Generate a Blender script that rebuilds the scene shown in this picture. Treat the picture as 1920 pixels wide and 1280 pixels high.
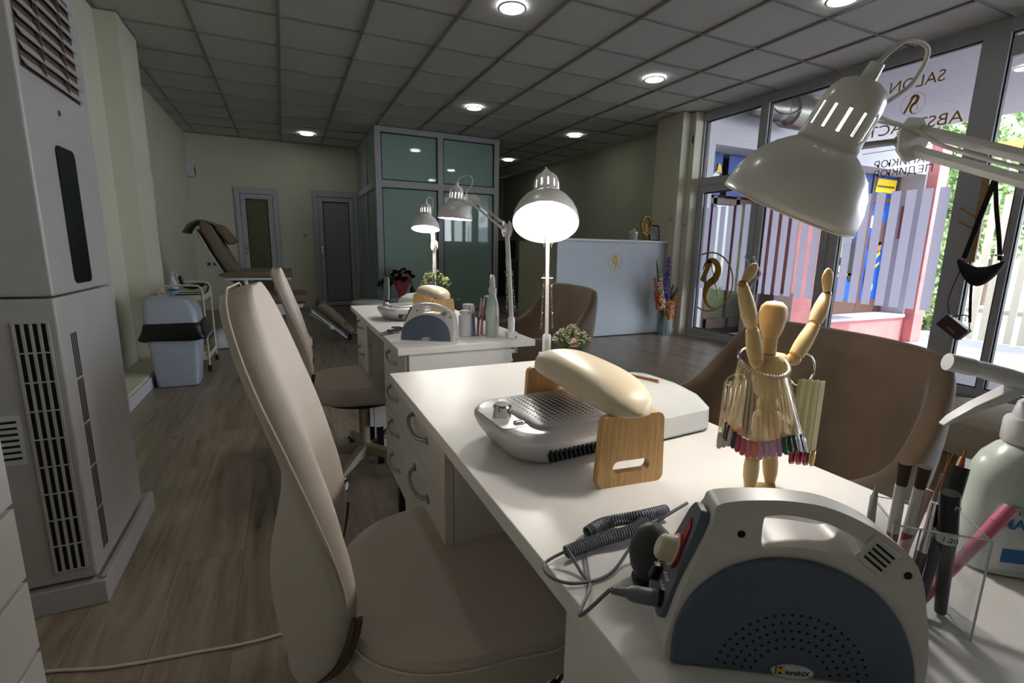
import bpy, bmesh, math, random
from mathutils import Vector, Matrix
S = bpy.context.scene
for o in list(bpy.data.objects): bpy.data.objects.remove(o)
COL = S.collection
random.seed(7)
PI = math.pi
# ------------------------------------------------------------------ camera
F = 905.73
CAM_YAW, CAM_PIT, CAM_ROL = math.radians(-24.99), math.radians(-10.79), math.radians(1.007)
def cam_axes(yaw, pit, rol):
    cy, sy, cp, sp, cr, sr = math.cos(yaw), math.sin(yaw), math.cos(pit), math.sin(pit), math.cos(rol), math.sin(rol)
    f = Vector((-sy*cp, cy*cp, sp)); r0 = Vector((cy, sy, 0)); u0 = r0.cross(f)
    return cr*r0 + sr*u0, -sr*r0 + cr*u0, f
R_, U_, F_ = cam_axes(CAM_YAW, CAM_PIT, CAM_ROL)
cd = bpy.data.cameras.new('camera'); cam = bpy.data.objects.new('camera', cd); COL.objects.link(cam)
cam.matrix_world = Matrix(((R_.x, U_.x, -F_.x, 0), (R_.y, U_.y, -F_.y, 0), (R_.z, U_.z, -F_.z, 1.056), (0, 0, 0, 1)))
cd.sensor_width = 36; cd.lens = F/1920*36; cd.clip_start = 0.02; cd.clip_end = 200
S.camera = cam
# ------------------------------------------------------------------ world, sun, exposure
S.view_settings.view_transform = 'Standard'; S.view_settings.look = 'None'
S.view_settings.exposure = 0.0; S.view_settings.gamma = 1; S.view_settings.use_curve_mapping = False
w = bpy.data.worlds.new('sky'); S.world = w; w.use_nodes = True
nt = w.node_tree; nt.nodes.clear()
wo = nt.nodes.new('ShaderNodeOutputWorld'); bg = nt.nodes.new('ShaderNodeBackground')
sky = nt.nodes.new('ShaderNodeTexSky'); sky.sky_type = 'HOSEK_WILKIE'; sky.turbidity = 4; sky.ground_albedo = 0.4
sky.sun_direction = Vector((0.5, -0.35, 0.8)).normalized()
mx = nt.nodes.new('ShaderNodeMix'); mx.data_type = 'RGBA'; mx.inputs['Factor'].default_value = 0.6
mx.inputs[7].default_value = (0.85, 0.9, 1.0, 1)
nt.links.new(sky.outputs[0], mx.inputs[6]); nt.links.new(mx.outputs[2], bg.inputs[0]); nt.links.new(bg.outputs[0], wo.inputs[0])
bg.inputs[1].default_value = 15.0
sd = bpy.data.lights.new('sun', 'SUN'); sd.energy = 9.0; sd.angle = math.radians(1); sd.color = (1, .95, .86)
so = bpy.data.objects.new('sun', sd); COL.objects.link(so); so.location = (12, 0, 8)
so.rotation_euler = Vector((0.30, -0.55, 0.85)).to_track_quat('Z', 'Y').to_euler()
CEIL_W = 26.0      # ceiling downlight emission
LAMP_W = 5.0       # desk lamp bulbs (watts)
# ------------------------------------------------------------------ materials
def lin(c):
    if isinstance(c, str): c = tuple(int(c[i:i+2], 16)/255 for i in (0, 2, 4))
    return tuple((v/12.92 if v <= .04045 else ((v+.055)/1.055)**2.4) for v in c) + (1,)
def mat(name, color, rough=.5, metal=0, var=0, vscale=20, bump=0, bscale=200, emit=0, alpha=1, trans=0, ior=1.45, stretch=None, sheen=0, coat=0, c2=None, detail=4):
    m = bpy.data.materials.new(name); m.use_nodes = True; n = m.node_tree; b = n.nodes['Principled BSDF']
    c = lin(color); b.inputs['Base Color'].default_value = c; b.inputs['Roughness'].default_value = rough
    b.inputs['Metallic'].default_value = metal; b.inputs['IOR'].default_value = ior
    if trans: b.inputs['Transmission Weight'].default_value = trans
    if alpha < 1: b.inputs['Alpha'].default_value = alpha
    if sheen: b.inputs['Sheen Weight'].default_value = sheen
    if coat: b.inputs['Coat Weight'].default_value = coat; b.inputs['Coat Roughness'].default_value = .1
    if emit: b.inputs['Emission Color'].default_value = c; b.inputs['Emission Strength'].default_value = emit
    tc = n.nodes.new('ShaderNodeTexCoord'); mp = n.nodes.new('ShaderNodeMapping'); n.links.new(tc.outputs['Object'], mp.inputs[0])
    if stretch: mp.inputs['Scale'].default_value = stretch
    nz = n.nodes.new('ShaderNodeTexNoise'); nz.inputs['Scale'].default_value = vscale; nz.inputs['Detail'].default_value = detail
    n.links.new(mp.outputs[0], nz.inputs['Vector'])
    v = var if var else .03
    mix = n.nodes.new('ShaderNodeMix'); mix.data_type = 'RGBA'
    d = lin(c2) if c2 else tuple(x*(1-v*2) for x in c[:3]) + (1,)
    mix.inputs[6].default_value = c; mix.inputs[7].default_value = d
    ramp = n.nodes.new('ShaderNodeMapRange'); ramp.inputs[1].default_value = .35; ramp.inputs[2].default_value = .65
    n.links.new(nz.outputs['Fac'], ramp.inputs[0]); n.links.new(ramp.outputs[0], mix.inputs['Factor'])
    n.links.new(mix.outputs[2], b.inputs['Base Color'])
    if bump:
        nb = n.nodes.new('ShaderNodeTexNoise'); nb.inputs['Scale'].default_value = bscale; n.links.new(mp.outputs[0], nb.inputs['Vector'])
        bp = n.nodes.new('ShaderNodeBump'); bp.inputs['Strength'].default_value = bump; bp.inputs['Distance'].default_value = .002
        n.links.new(nb.outputs['Fac'], bp.inputs['Height']); n.links.new(bp.outputs[0], b.inputs['Normal'])
    return m
def glass_mat(name, tint, refl=.08, rough=0.02, opac=0.0, milk='c0c8c8', frost=.5):
    """architectural pane: transparent + glossy (+ a milky share)"""
    m = bpy.data.materials.new(name); m.use_nodes = True; n = m.node_tree; n.nodes.clear()
    out = n.nodes.new('ShaderNodeOutputMaterial'); tr = n.nodes.new('ShaderNodeBsdfTransparent'); tr.inputs[0].default_value = lin(tint)
    gl = n.nodes.new('ShaderNodeBsdfGlossy'); gl.inputs['Roughness'].default_value = rough
    fr = n.nodes.new('ShaderNodeLayerWeight'); fr.inputs['Blend'].default_value = .5
    pw5 = n.nodes.new('ShaderNodeMath'); pw5.operation = 'POWER'; pw5.inputs[1].default_value = 5; n.links.new(fr.outputs['Facing'], pw5.inputs[0])
    mul = n.nodes.new('ShaderNodeMath'); mul.operation = 'MULTIPLY_ADD'; mul.inputs[1].default_value = .8; mul.inputs[2].default_value = refl
    n.links.new(pw5.outputs[0], mul.inputs[0])
    base = tr.outputs[0]
    if opac:
        df = n.nodes.new('ShaderNodeBsdfDiffuse'); df.inputs[0].default_value = lin(milk)
        tl = n.nodes.new('ShaderNodeBsdfTranslucent'); tl.inputs[0].default_value = lin(milk)
        a = n.nodes.new('ShaderNodeMixShader'); a.inputs[0].default_value = frost
        n.links.new(df.outputs[0], a.inputs[1]); n.links.new(tl.outputs[0], a.inputs[2])
        mm = n.nodes.new('ShaderNodeMixShader'); mm.inputs[0].default_value = opac
        nz = n.nodes.new('ShaderNodeTexNoise'); nz.inputs['Scale'].default_value = 1.5
        mr = n.nodes.new('ShaderNodeMapRange'); mr.inputs[3].default_value = opac-.03; mr.inputs[4].default_value = opac+.03
        n.links.new(nz.outputs['Fac'], mr.inputs[0]); n.links.new(mr.outputs[0], mm.inputs[0])
        n.links.new(tr.outputs[0], mm.inputs[1]); n.links.new(a.outputs[0], mm.inputs[2]); base = mm.outputs[0]
    ms = n.nodes.new('ShaderNodeMixShader'); n.links.new(mul.outputs[0], ms.inputs[0]); n.links.new(base, ms.inputs[1]); n.links.new(gl.outputs[0], ms.inputs[2])
    n.links.new(ms.outputs[0], out.inputs[0])
    return m
def wood_floor():
    m = bpy.data.materials.new('laminate_floor'); m.use_nodes = True; n = m.node_tree; b = n.nodes['Principled BSDF']
    N = lambda t: n.nodes.new(t); L = n.links.new
    tc = N('ShaderNodeTexCoord'); mp = N('ShaderNodeMapping'); mp.inputs['Rotation'].default_value = (0, 0, PI/2); L(tc.outputs['Object'], mp.inputs[0])
    br = N('ShaderNodeTexBrick'); br.inputs['Scale'].default_value = 1; br.inputs['Brick Width'].default_value = 1.3; br.inputs['Row Height'].default_value = .195
    br.inputs['Mortar Size'].default_value = .0012; br.inputs['Mortar Smooth'].default_value = .6; br.offset = .37
    br.inputs['Color1'].default_value = (.35, .35, .35, 1); br.inputs['Color2'].default_value = (.75, .75, .75, 1); br.inputs['Mortar'].default_value = (0, 0, 0, 1)
    L(mp.outputs[0], br.inputs['Vector'])
    mp2 = N('ShaderNodeMapping'); mp2.inputs['Scale'].default_value = (9, .9, 1); L(tc.outputs['Object'], mp2.inputs[0])
    add = N('ShaderNodeVectorMath'); add.operation = 'MULTIPLY_ADD'; L(br.outputs['Color'], add.inputs[0]); add.inputs[1].default_value = (13, 7, 3); L(mp2.outputs[0], add.inputs[2])
    nz = N('ShaderNodeTexNoise'); nz.inputs['Scale'].default_value = 1.6; nz.inputs['Detail'].default_value = 8; nz.inputs['Distortion'].default_value = 1.1; nz.inputs['Roughness'].default_value = .62
    L(add.outputs[0], nz.inputs['Vector'])
    rp = N('ShaderNodeValToRGB'); rp.color_ramp.elements[0].position = .27; rp.color_ramp.elements[0].color = lin('4c4034'); rp.color_ramp.elements[1].position = .68; rp.color_ramp.elements[1].color = lin('a2937f')
    e = rp.color_ramp.elements.new(.42); e.color = lin('817262'); L(nz.outputs['Fac'], rp.inputs[0])
    mp3 = N('ShaderNodeMapping'); mp3.inputs['Scale'].default_value = (6, 2.2, 1); L(tc.outputs['Object'], mp3.inputs[0])
    kn = N('ShaderNodeTexVoronoi'); kn.inputs['Scale'].default_value = 1.15; L(mp3.outputs[0], kn.inputs['Vector'])
    kr = N('ShaderNodeMapRange'); kr.inputs[1].default_value = .02; kr.inputs[2].default_value = .13; kr.inputs[3].default_value = .45; kr.inputs[4].default_value = 1; L(kn.outputs['Distance'], kr.inputs[0])
    m1 = N('ShaderNodeMix'); m1.data_type = 'RGBA'; m1.blend_type = 'MULTIPLY'; m1.inputs['Factor'].default_value = 1; L(rp.outputs[0], m1.inputs[6]); L(kr.outputs[0], m1.inputs[7])
    pl = N('ShaderNodeMapRange'); pl.inputs[1].default_value = .3; pl.inputs[2].default_value = .8; pl.inputs[3].default_value = .82; pl.inputs[4].default_value = 1.08; L(br.outputs['Color'], pl.inputs[0])
    m2 = N('ShaderNodeMix'); m2.data_type = 'RGBA'; m2.blend_type = 'MULTIPLY'; m2.inputs['Factor'].default_value = 1; L(m1.outputs[2], m2.inputs[6]); L(pl.outputs[0], m2.inputs[7])
    mo = N('ShaderNodeMapRange'); mo.inputs[3].default_value = 1; mo.inputs[4].default_value = .55; L(br.outputs['Fac'], mo.inputs[0])
    m3 = N('ShaderNodeMix'); m3.data_type = 'RGBA'; m3.blend_type = 'MULTIPLY'; m3.inputs['Factor'].default_value = 1; L(m2.outputs[2], m3.inputs[6]); L(mo.outputs[0], m3.inputs[7])
    L(m3.outputs[2], b.inputs['Base Color']); b.inputs['Roughness'].default_value = .32
    bp = N('ShaderNodeBump'); bp.inputs['Strength'].default_value = .08; L(nz.outputs['Fac'], bp.inputs['Height']); L(bp.outputs[0], b.inputs['Normal'])
    return m
MT = {}
MT['wall'] = mat('cream_wall_paint', 'cdcab6', .85, var=.015, vscale=3, bump=.05)
MT['wall_grey'] = mat('grey_green_wall_paint', 'b4b29c', .85, var=.015, vscale=3)
MT['tile'] = mat('ceiling_tile', 'c6c5bf', .9, var=.03, vscale=60, bump=.3, bscale=150)
MT['tbar'] = mat('ceiling_grid_bar', '8a8983', .6)
MT['floor'] = wood_floor()
MT['white'] = mat('white_melamine', 'd9d6d2', .35, var=.008)
MT['top'] = mat('white_desk_top', 'dcd9d6', .38, var=.006, vscale=4)
MT['base'] = mat('white_baseboard', 'c4c4c8', .45)
MT['pvc'] = mat('grey_pvc_frame', 'adadb2', .4)
MT['pvcw'] = mat('white_pvc_frame', 'b6b6bb', .4)
MT['gasket'] = mat('black_gasket', '121214', .5)
MT['chrome'] = mat('chrome', 'd8d8d8', .12, 1)
MT['steel'] = mat('brushed_handle', 'a9a9a4', .3, 1)
MT['black'] = mat('black_plastic', '101012', .35)
MT['rubber'] = mat('black_rubber', '0c0c0c', .7)
MT['fabric'] = mat('beige_fabric', 'c0b5aa', .85, var=.04, vscale=500, bump=.35, bscale=900, sheen=.1)
MT['fabseam'] = mat('beige_thread', 'cdbfae', .8)
MT['beige'] = mat('beige_metal', '9b8e78', .4)
MT['band'] = mat('brown_edge_band', '564637', .5)
MT['velvet'] = mat('brown_velvet', '5a4632', .75, var=.24, vscale=5, bump=.15, bscale=60, sheen=.3, detail=6)
MT['boucle'] = mat('cream_boucle', 'b0a592', .95, var=.1, vscale=180, bump=.9, bscale=260)
MT['lamp'] = mat('white_lamp_enamel', 'd6d4d0', .3, coat=.3)
MT['cord'] = mat('white_cord', 'c9c6bd', .5)
MT['bamboo'] = mat('bamboo', 'd0a96f', .45, var=.1, vscale=30, stretch=(10, 10, .6), c2='ba9058')
MT['leather'] = mat('cream_leatherette', 'cfc0a6', .42, bump=.05, bscale=400)
MT['silver'] = mat('silver_plastic', 'cfcfd0', .32, .35)
MT['silverd'] = mat('silver_plate', 'c2c2c4', .35, .3)
MT['dark'] = mat('dark_hole', '08080a', .8)
MT['lgrey'] = mat('light_grey_plastic', 'b9bab9', .4)
MT['copper'] = mat('copper_trim', 'b07a5c', .25, .8)
MT['ecream'] = mat('drill_cream_plastic', 'bfbcb8', .38)
MT['ecream2'] = mat('drill_knob_plastic', 'b9b19c', .4)
MT['eblue'] = mat('drill_blue_grey_plastic', '4a5468', .45, bump=.08, bscale=700)
MT['egrey'] = mat('drill_grey_panel', '585c68', .5)
MT['red'] = mat('red_display', 'a3231f', .3)
MT['cable'] = mat('grey_cable', '5f626b', .45)
MT['woodm'] = mat('pale_mannequin_wood', 'd8bd8c', .5, var=.05, vscale=12, stretch=(3, 3, .5), c2='cbaa74')
MT['gold'] = mat('gold_film', 'a8862f', .35, .5)
MT['frost'] = glass_mat('frosted_film', 'd0d0d8', .02, .4, .90, 'cdc9d2', 1.0)
MT['glass'] = glass_mat('window_glass', 'f4f6f5', .05)
MT['glassg'] = glass_mat('green_frosted_glass', 'b0c8bf', .07, .03, .96, 'b4d2c6', .35)
MT['acryl'] = glass_mat('clear_acrylic', 'fafbfc', .025, .02, .008, 'd8dce0')
MT['cleartip'] = glass_mat('clear_swatch_plastic', 'f0ead8', .12, .08, .16, 'e8dcc0')
MT['wood'] = mat('rack_wood', 'b38c5e', .5, var=.08, vscale=20, c2='9c764a')
MT['bagb'] = mat('black_nylon', '0b0b0c', .7, bump=.2, bscale=80)
MT['bagm'] = mat('brown_leather', '4a3330', .45, bump=.2, bscale=150)
MT['ac'] = mat('ac_warm_white_plastic', 'a4a19e', .3)
MT['acs'] = mat('ac_beige_side', '978d78', .4)
MT['acg'] = mat('ac_gloss_black', '0a0a0c', .12)
MT['bin'] = mat('bin_grey_plastic', 'a6adbb', .35)
MT['binbag'] = mat('bin_liner_black', '0d0d0e', .32, bump=.8, bscale=25)
MT['cart'] = mat('cream_powder_coat', 'bdb7a2', .4)
MT['pedi'] = mat('taupe_upholstery', '6a5b4c', .6, var=.04)
MT['whitep'] = mat('white_plastic', 'c6c8cc', .35)
MT['leaf'] = mat('green_leaf', '41602a', .6, var=.2, vscale=30)
MT['leafd'] = mat('dark_leaf', '1e2a1c', .6, var=.2, vscale=30)
MT['petalw'] = mat('white_petal', 'ded9bd', .7)
MT['petalp'] = mat('pink_petal', 'c48791', .7, var=.1)
MT['petalo'] = mat('orange_petal', 'cf6a2c', .7, var=.15)
MT['petalv'] = mat('violet_petal', '7a68b8', .7, var=.15)
MT['paperp'] = mat('pink_wrap', 'a5484f', .6)
MT['emit'] = mat('lamp_light', 'ffffff', .5, emit=CEIL_W)
# ------------------------------------------------------------------ helpers
class MB:
    def __init__(s): s.v = []; s.f = []
    def add(s, vs, fs):
        k = len(s.v); s.v += [Vector(p) for p in vs]; s.f += [tuple(i+k for i in f) for f in fs]; return s
    def box(s, c, d, rz=0, M=None):
        x, y, z = d[0]/2, d[1]/2, d[2]/2
        R = M if M else Matrix.Rotation(rz, 3, 'Z'); c = Vector(c)
        vs = [c + R @ Vector((a*x, b*y, e*z)) for a in (-1, 1) for b in (-1, 1) for e in (-1, 1)]
        return s.add(vs, [(0, 1, 3, 2), (4, 6, 7, 5), (0, 4, 5, 1), (2, 3, 7, 6), (0, 2, 6, 4), (1, 5, 7, 3)])
    def bx(s, x0, x1, y0, y1, z0, z1): return s.box(((x0+x1)/2, (y0+y1)/2, (z0+z1)/2), (x1-x0, y1-y0, z1-z0))
    def tube(s, pts, r, n=8, cap=True, closed=False):
        pts = [Vector(p) for p in pts]; m = len(pts); rs = r if isinstance(r, (list, tuple)) else [r]*m
        t0 = (pts[1]-pts[0]).normalized(); up = Vector((0, 0, 1)) if abs(t0.z) < .9 else Vector((1, 0, 0))
        u = t0.cross(up).normalized(); vs = []
        for i, p in enumerate(pts):
            if closed: t = (pts[(i+1) % m]-pts[i-1]).normalized()
            else: t = (pts[min(i+1, m-1)]-pts[max(i-1, 0)]).normalized()
            u = (u - t*u.dot(t)).normalized(); v = t.cross(u)
            for j in range(n):
                a = 2*PI*j/n; vs.append(p + (u*math.cos(a)+v*math.sin(a))*rs[i])
        fs = []
        for i in range(m if closed else m-1):
            for j in range(n):
                a, b = i*n+j, i*n+(j+1) % n; k = ((i+1) % m)*n
                fs.append((a, b, k+(j+1) % n, k+j))
        if cap and not closed: fs += [tuple(range(n))[::-1], tuple((m-1)*n+j for j in range(n))]
        return s.add(vs, fs)
    def lathe(s, prof, n=32, M=None, cap=True, skip=None):
        M = M or Matrix.Identity(4); vs = []; fs = []
        for r, z in prof:
            for j in range(n):
                a = 2*PI*j/n; vs.append(M @ Vector((r*math.cos(a), r*math.sin(a), z)))
        for i in range(len(prof)-1):
            for j in range(n):
                if skip and skip(i, j): continue
                fs.append((i*n+j, i*n+(j+1) % n, (i+1)*n+(j+1) % n, (i+1)*n+j))
        if cap: fs += [tuple(range(n))[::-1], tuple((len(prof)-1)*n+j for j in range(n))]
        return s.add(vs, fs)
    def prism(s, poly, h0, h1, M=None):
        """poly in the xy plane, extruded z h0..h1, then M"""
        M = M or Matrix.Identity(4); n = len(poly)
        vs = [M @ Vector((x, y, h0)) for x, y in poly] + [M @ Vector((x, y, h1)) for x, y in poly]
        fs = [tuple(range(n))[::-1], tuple(range(n, 2*n))] + [(i, (i+1) % n, n+(i+1) % n, n+i) for i in range(n)]
        return s.add(vs, fs)
    def grid(s, rows, closed=False, cap=False):
        n = len(rows[0]); k = len(s.v); vs = [p for r in rows for p in r]; fs = []
        for i in range(len(rows)-1):
            for j in range(n if closed else n-1):
                fs.append((i*n+j, i*n+(j+1) % n, (i+1)*n+(j+1) % n, (i+1)*n+j))
        if cap: fs += [tuple(range(n))[::-1], tuple((len(rows)-1)*n+j for j in range(n))]
        return s.add(vs, fs)
    def ball(s, c, r, n=8, sq=(1, 1, 1), M=None):
        c = Vector(c); R = M or Matrix.Identity(3); rows = []
        for i in range(n//2+1):
            ph = PI*i/(n//2); rr = max(math.sin(ph), .02)
            rows.append([c + R @ Vector((r*sq[0]*rr*math.cos(2*PI*j/n), r*sq[1]*rr*math.sin(2*PI*j/n), r*sq[2]*math.cos(ph))) for j in range(n)])
        return s.grid(rows, True, True)
def mesh(name, mb, m, parent=None, world=None, bevel=0, seg=2, subd=0, solid=0, smooth=True, angle=40, soff=0, recalc=True):
    """link a builder as ONE mesh object; world=True when its points are world coordinates"""
    if world is None:
        q_ = parent
        while q_ and q_.parent: q_ = q_.parent
        world = bool(q_ and q_.get('_w', False))
    me = bpy.data.meshes.new(name); off = Vector((0, 0, 0))
    if parent and world:
        p = parent
        while p: off += p.location; p = p.parent
    me.from_pydata([tuple(v-off) for v in mb.v], [], mb.f); me.update()
    if recalc:
        bm = bmesh.new(); bm.from_mesh(me); bmesh.ops.recalc_face_normals(bm, faces=bm.faces); bm.to_mesh(me); bm.free()
    o = bpy.data.objects.new(name, me); COL.objects.link(o)
    if isinstance(m, str): m = MT[m]
    me.materials.append(m)
    if parent: o.parent = parent
    if solid: d = o.modifiers.new('solid', 'SOLIDIFY'); d.thickness = solid; d.offset = soff
    if bevel: d = o.modifiers.new('bevel', 'BEVEL'); d.width = bevel; d.segments = seg; d.harden_normals = True; d.limit_method = 'ANGLE'; d.angle_limit = math.radians(35)
    if subd: d = o.modifiers.new('subd', 'SUBSURF'); d.levels = subd; d.render_levels = subd
    if smooth:
        for p in me.polygons: p.use_smooth = True
        if not subd: me.set_sharp_from_angle(angle=math.radians(angle))
    return o
def tag(o, label=None, cat=None, group=None, kind=None):
    if label: o['label'] = label
    if cat: o['category'] = cat
    if group: o['group'] = group
    if kind: o['kind'] = kind
    return o
def thing(name, label, cat, loc=(0, 0, 0), rotz=0, group=None):
    o = bpy.data.objects.new(name, None); COL.objects.link(o); o.location = loc; o.rotation_euler = (0, 0, rotz); o.empty_display_size = .05
    return tag(o, label, cat, group)
def wthing(name, label, cat, loc=(0, 0, 0), group=None):      # parts given in world coordinates
    o = thing(name, label, cat, loc, 0, group); o['_w'] = True; return o
def struct(name, mb, m, **k): return tag(mesh(name, mb, m, **k), kind='structure')
def copy_tree(o, parent=None, loc=None, rotz=None, label=None, group=None):
    c = o.copy(); COL.objects.link(c); c.parent = parent
    for ch in list(o.children): copy_tree(ch, c)
    if loc is not None: c.location = loc
    if rotz is not None: c.rotation_euler = (0, 0, rotz)
    if label: c['label'] = label
    if group: c['group'] = group
    return c
def text_mb(txt, size, M, depth=.001, bold=0, align='CENTER', sx=1):
    cu = bpy.data.curves.new('t', 'FONT'); cu.body = txt; cu.size = size; cu.extrude = depth; cu.align_x = align; cu.align_y = 'CENTER'; cu.resolution_u = 3; cu.offset = bold
    o = bpy.data.objects.new('t', cu); COL.objects.link(o); dg = bpy.context.evaluated_depsgraph_get(); me = bpy.data.meshes.new_from_object(o.evaluated_get(dg))
    mb = MB(); mb.add([M @ Vector((v.co.x*sx, v.co.y, v.co.z)) for v in me.vertices], [tuple(p.vertices) for p in me.polygons])
    bpy.data.objects.remove(o); bpy.data.curves.remove(cu); bpy.data.meshes.remove(me); return mb
def frame(o, x, y, z=None):          # matrix with origin o and axes x, y (z = x cross y)
    x = Vector(x).normalized(); y = Vector(y); y = (y-x*x.dot(y)).normalized(); z = x.cross(y)
    return Matrix(((x.x, y.x, z.x, o[0]), (x.y, y.y, z.y, o[1]), (x.z, y.z, z.z, o[2]), (0, 0, 0, 1)))
def cr(pts, n=6, closed=False):
    P = [Vector(p) for p in pts]; m = len(P); out = []
    for i in range(m if closed else m-1):
        a, b, c, d = (P[(i-1) % m], P[i], P[(i+1) % m], P[(i+2) % m]) if closed else (P[max(i-1, 0)], P[i], P[i+1], P[min(i+2, m-1)])
        for k in range(n):
            t = k/n; out.append(.5*((2*b)+(c-a)*t+(2*a-5*b+4*c-d)*t*t+(3*b-a-3*c+d)*t*t*t))
    if not closed: out.append(P[-1])
    return out
def rrect(w, h, r, n=5, cx=0, cy=0):
    out = []
    for sx, sy, a0 in ((1, 1, 0), (-1, 1, PI/2), (-1, -1, PI), (1, -1, 3*PI/2)):
        for i in range(n+1):
            a = a0+PI/2*i/n; out.append((cx+sx*(w/2-r)+r*math.cos(a), cy+sy*(h/2-r)+r*math.sin(a)))
    return out
def ribbon(mb, pts, ws, M, d=.001, keep=None):
    """flat stroke of varying width in the xy plane of M"""
    P = [Vector((p[0], p[1], 0)) for p in pts]
    for i in range(len(P)-1):
        def side(k):
            t = (P[min(k+1, len(P)-1)]-P[max(k-1, 0)]).normalized(); return Vector((-t.y, t.x, 0))*ws[k]/2
        q = [P[i]+side(i), P[i+1]+side(i+1), P[i+1]-side(i+1), P[i]-side(i)]
        if keep and not all(keep(v) for v in q): continue
        mb.prism([(v.x, v.y) for v in q], -d, d, M)
def logo_mb(M, R, keep=None, ringw=.03):
    """circle with an S and the slanted strokes of an A; x to the reader's right"""
    mb = MB(); n = 72
    ring = [(R*math.cos(2*PI*i/n), R*math.sin(2*PI*i/n)) for i in range(n+1)]
    ribbon(mb, ring, [ringw*R]*(n+1), M, keep=keep)
    sp = cr([(.30, .40, 0), (.22, .60, 0), (.0, .74, 0), (-.24, .66, 0), (-.36, .42, 0), (-.26, .14, 0), (.0, -.08, 0), (.12, -.34, 0), (.08, -.62, 0), (-.12, -.84, 0), (-.42, -.86, 0)], 6)
    ws = [max(.03, .03+.24*math.sin(PI*min(1, i/(len(sp)-1)*1.02))**1.2)*R for i in range(len(sp))]
    ribbon(mb, [(p.x*R, p.y*R) for p in sp], ws, M, keep=keep)
    a = [(.0+.62*t, .72-1.42*t) for t in [i/10 for i in range(11)]]
    ribbon(mb, [(x*R, y*R) for x, y in a], [.2*R]*11, M, keep=keep)
    c = [(.0-.50*t, .72-1.30*t) for t in [i/10 for i in range(11)]]
    ribbon(mb, [(x*R, y*R) for x, y in c], [.035*R]*11, M, keep=keep)
    return mb
# ------------------------------------------------------------------ room shell
H = 2.72; WX = 4.77; YB = 9.22
struct('floor', MB().bx(-1.5, WX+.03, -1.75, 4.79, -.1, 0).bx(-1.5, 5.0, 4.79, 11.2, -.1, 0), 'floor')
struct('ceiling', MB().bx(-1.5, WX+.05, -1.75, 4.9, H+.012, H+.1).bx(-1.5, 5.0, 4.9, 11.2, H+.012, H+.1), 'tile')
g = MB()
for i in range(-3, 10):
    x = .6*i-.538
    if -1.4 < x < WX-.05: g.bx(x-.012, x+.012, -1.5, 11.0, H, H+.014)
for j in range(-10, 12):
    y = .6*j+4.348
    if -1.5 < y < 11: g.bx(-1.4, WX, y-.009, y+.009, H+.001, H+.013)
struct('trim_1', g, 'tbar')
struct('wall_left', MB().bx(-1.5, -1.16, -1.6, 4.86, 0, H).bx(-1.5, -1.02, 4.82, 5.36, 0, H).bx(-1.5, -1.29, 5.36, YB, 0, H).bx(-1.16, -.965, 2.3, 4.82, 0, .1), 'wall')
struct('baseboard_left', MB().bx(-.965, -.95, 2.3, 4.82, 0, .085).bx(-1.02, -1.005, 4.82, 5.37, 0, .07).bx(-1.29, -1.275, 5.36, YB, 0, .07), 'base', bevel=.003)
# back wall with two door openings
bw = MB()
DL, DR = (-.67, -.07, 1.93), (.50, 1.21, 1.95)
bw.bx(-1.5, DL[0], YB, YB+.15, 0, H).bx(DL[0], DL[1], YB, YB+.15, DL[2], H).bx(DL[1], DR[0], YB, YB+.15, 0, H).bx(DR[0], DR[1], YB, YB+.15, DR[2], H).bx(DR[1], 1.3, YB, YB+.15, 0, H)
struct('wall_back', bw, 'wall')
struct('baseboard_back', MB().bx(-1.29, DL[0], YB-.015, YB, 0, .07).bx(DL[1], DR[0], YB-.015, YB, 0, .07), 'base')
# side room behind glass box, far corridor
struct('wall_corridor', MB().bx(1.3, WX+.2, 11.0, 11.15, 0, H).bx(1.23, 1.35, 9.22, 11.1, 0, H), 'wall_grey')
struct('wall_right', MB().bx(4.84, 5.0, 5.2, 11.15, 0, H), 'wall_grey')
struct('wall_column', MB().bx(4.47, 4.62, 4.80, 5.25, 0, H).bx(4.60, 4.99, 4.80, 5.25, 0, H), 'wall')
struct('wall_front', MB().bx(-1.5, WX+.1, -1.75, -1.6, 0, H), 'wall')
struct('baseboard_column', MB().bx(4.455, 4.47, 4.79, 5.0, 0, .08).bx(4.455, 4.73, 4.785, 4.80, 0, .08), 'base')
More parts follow.
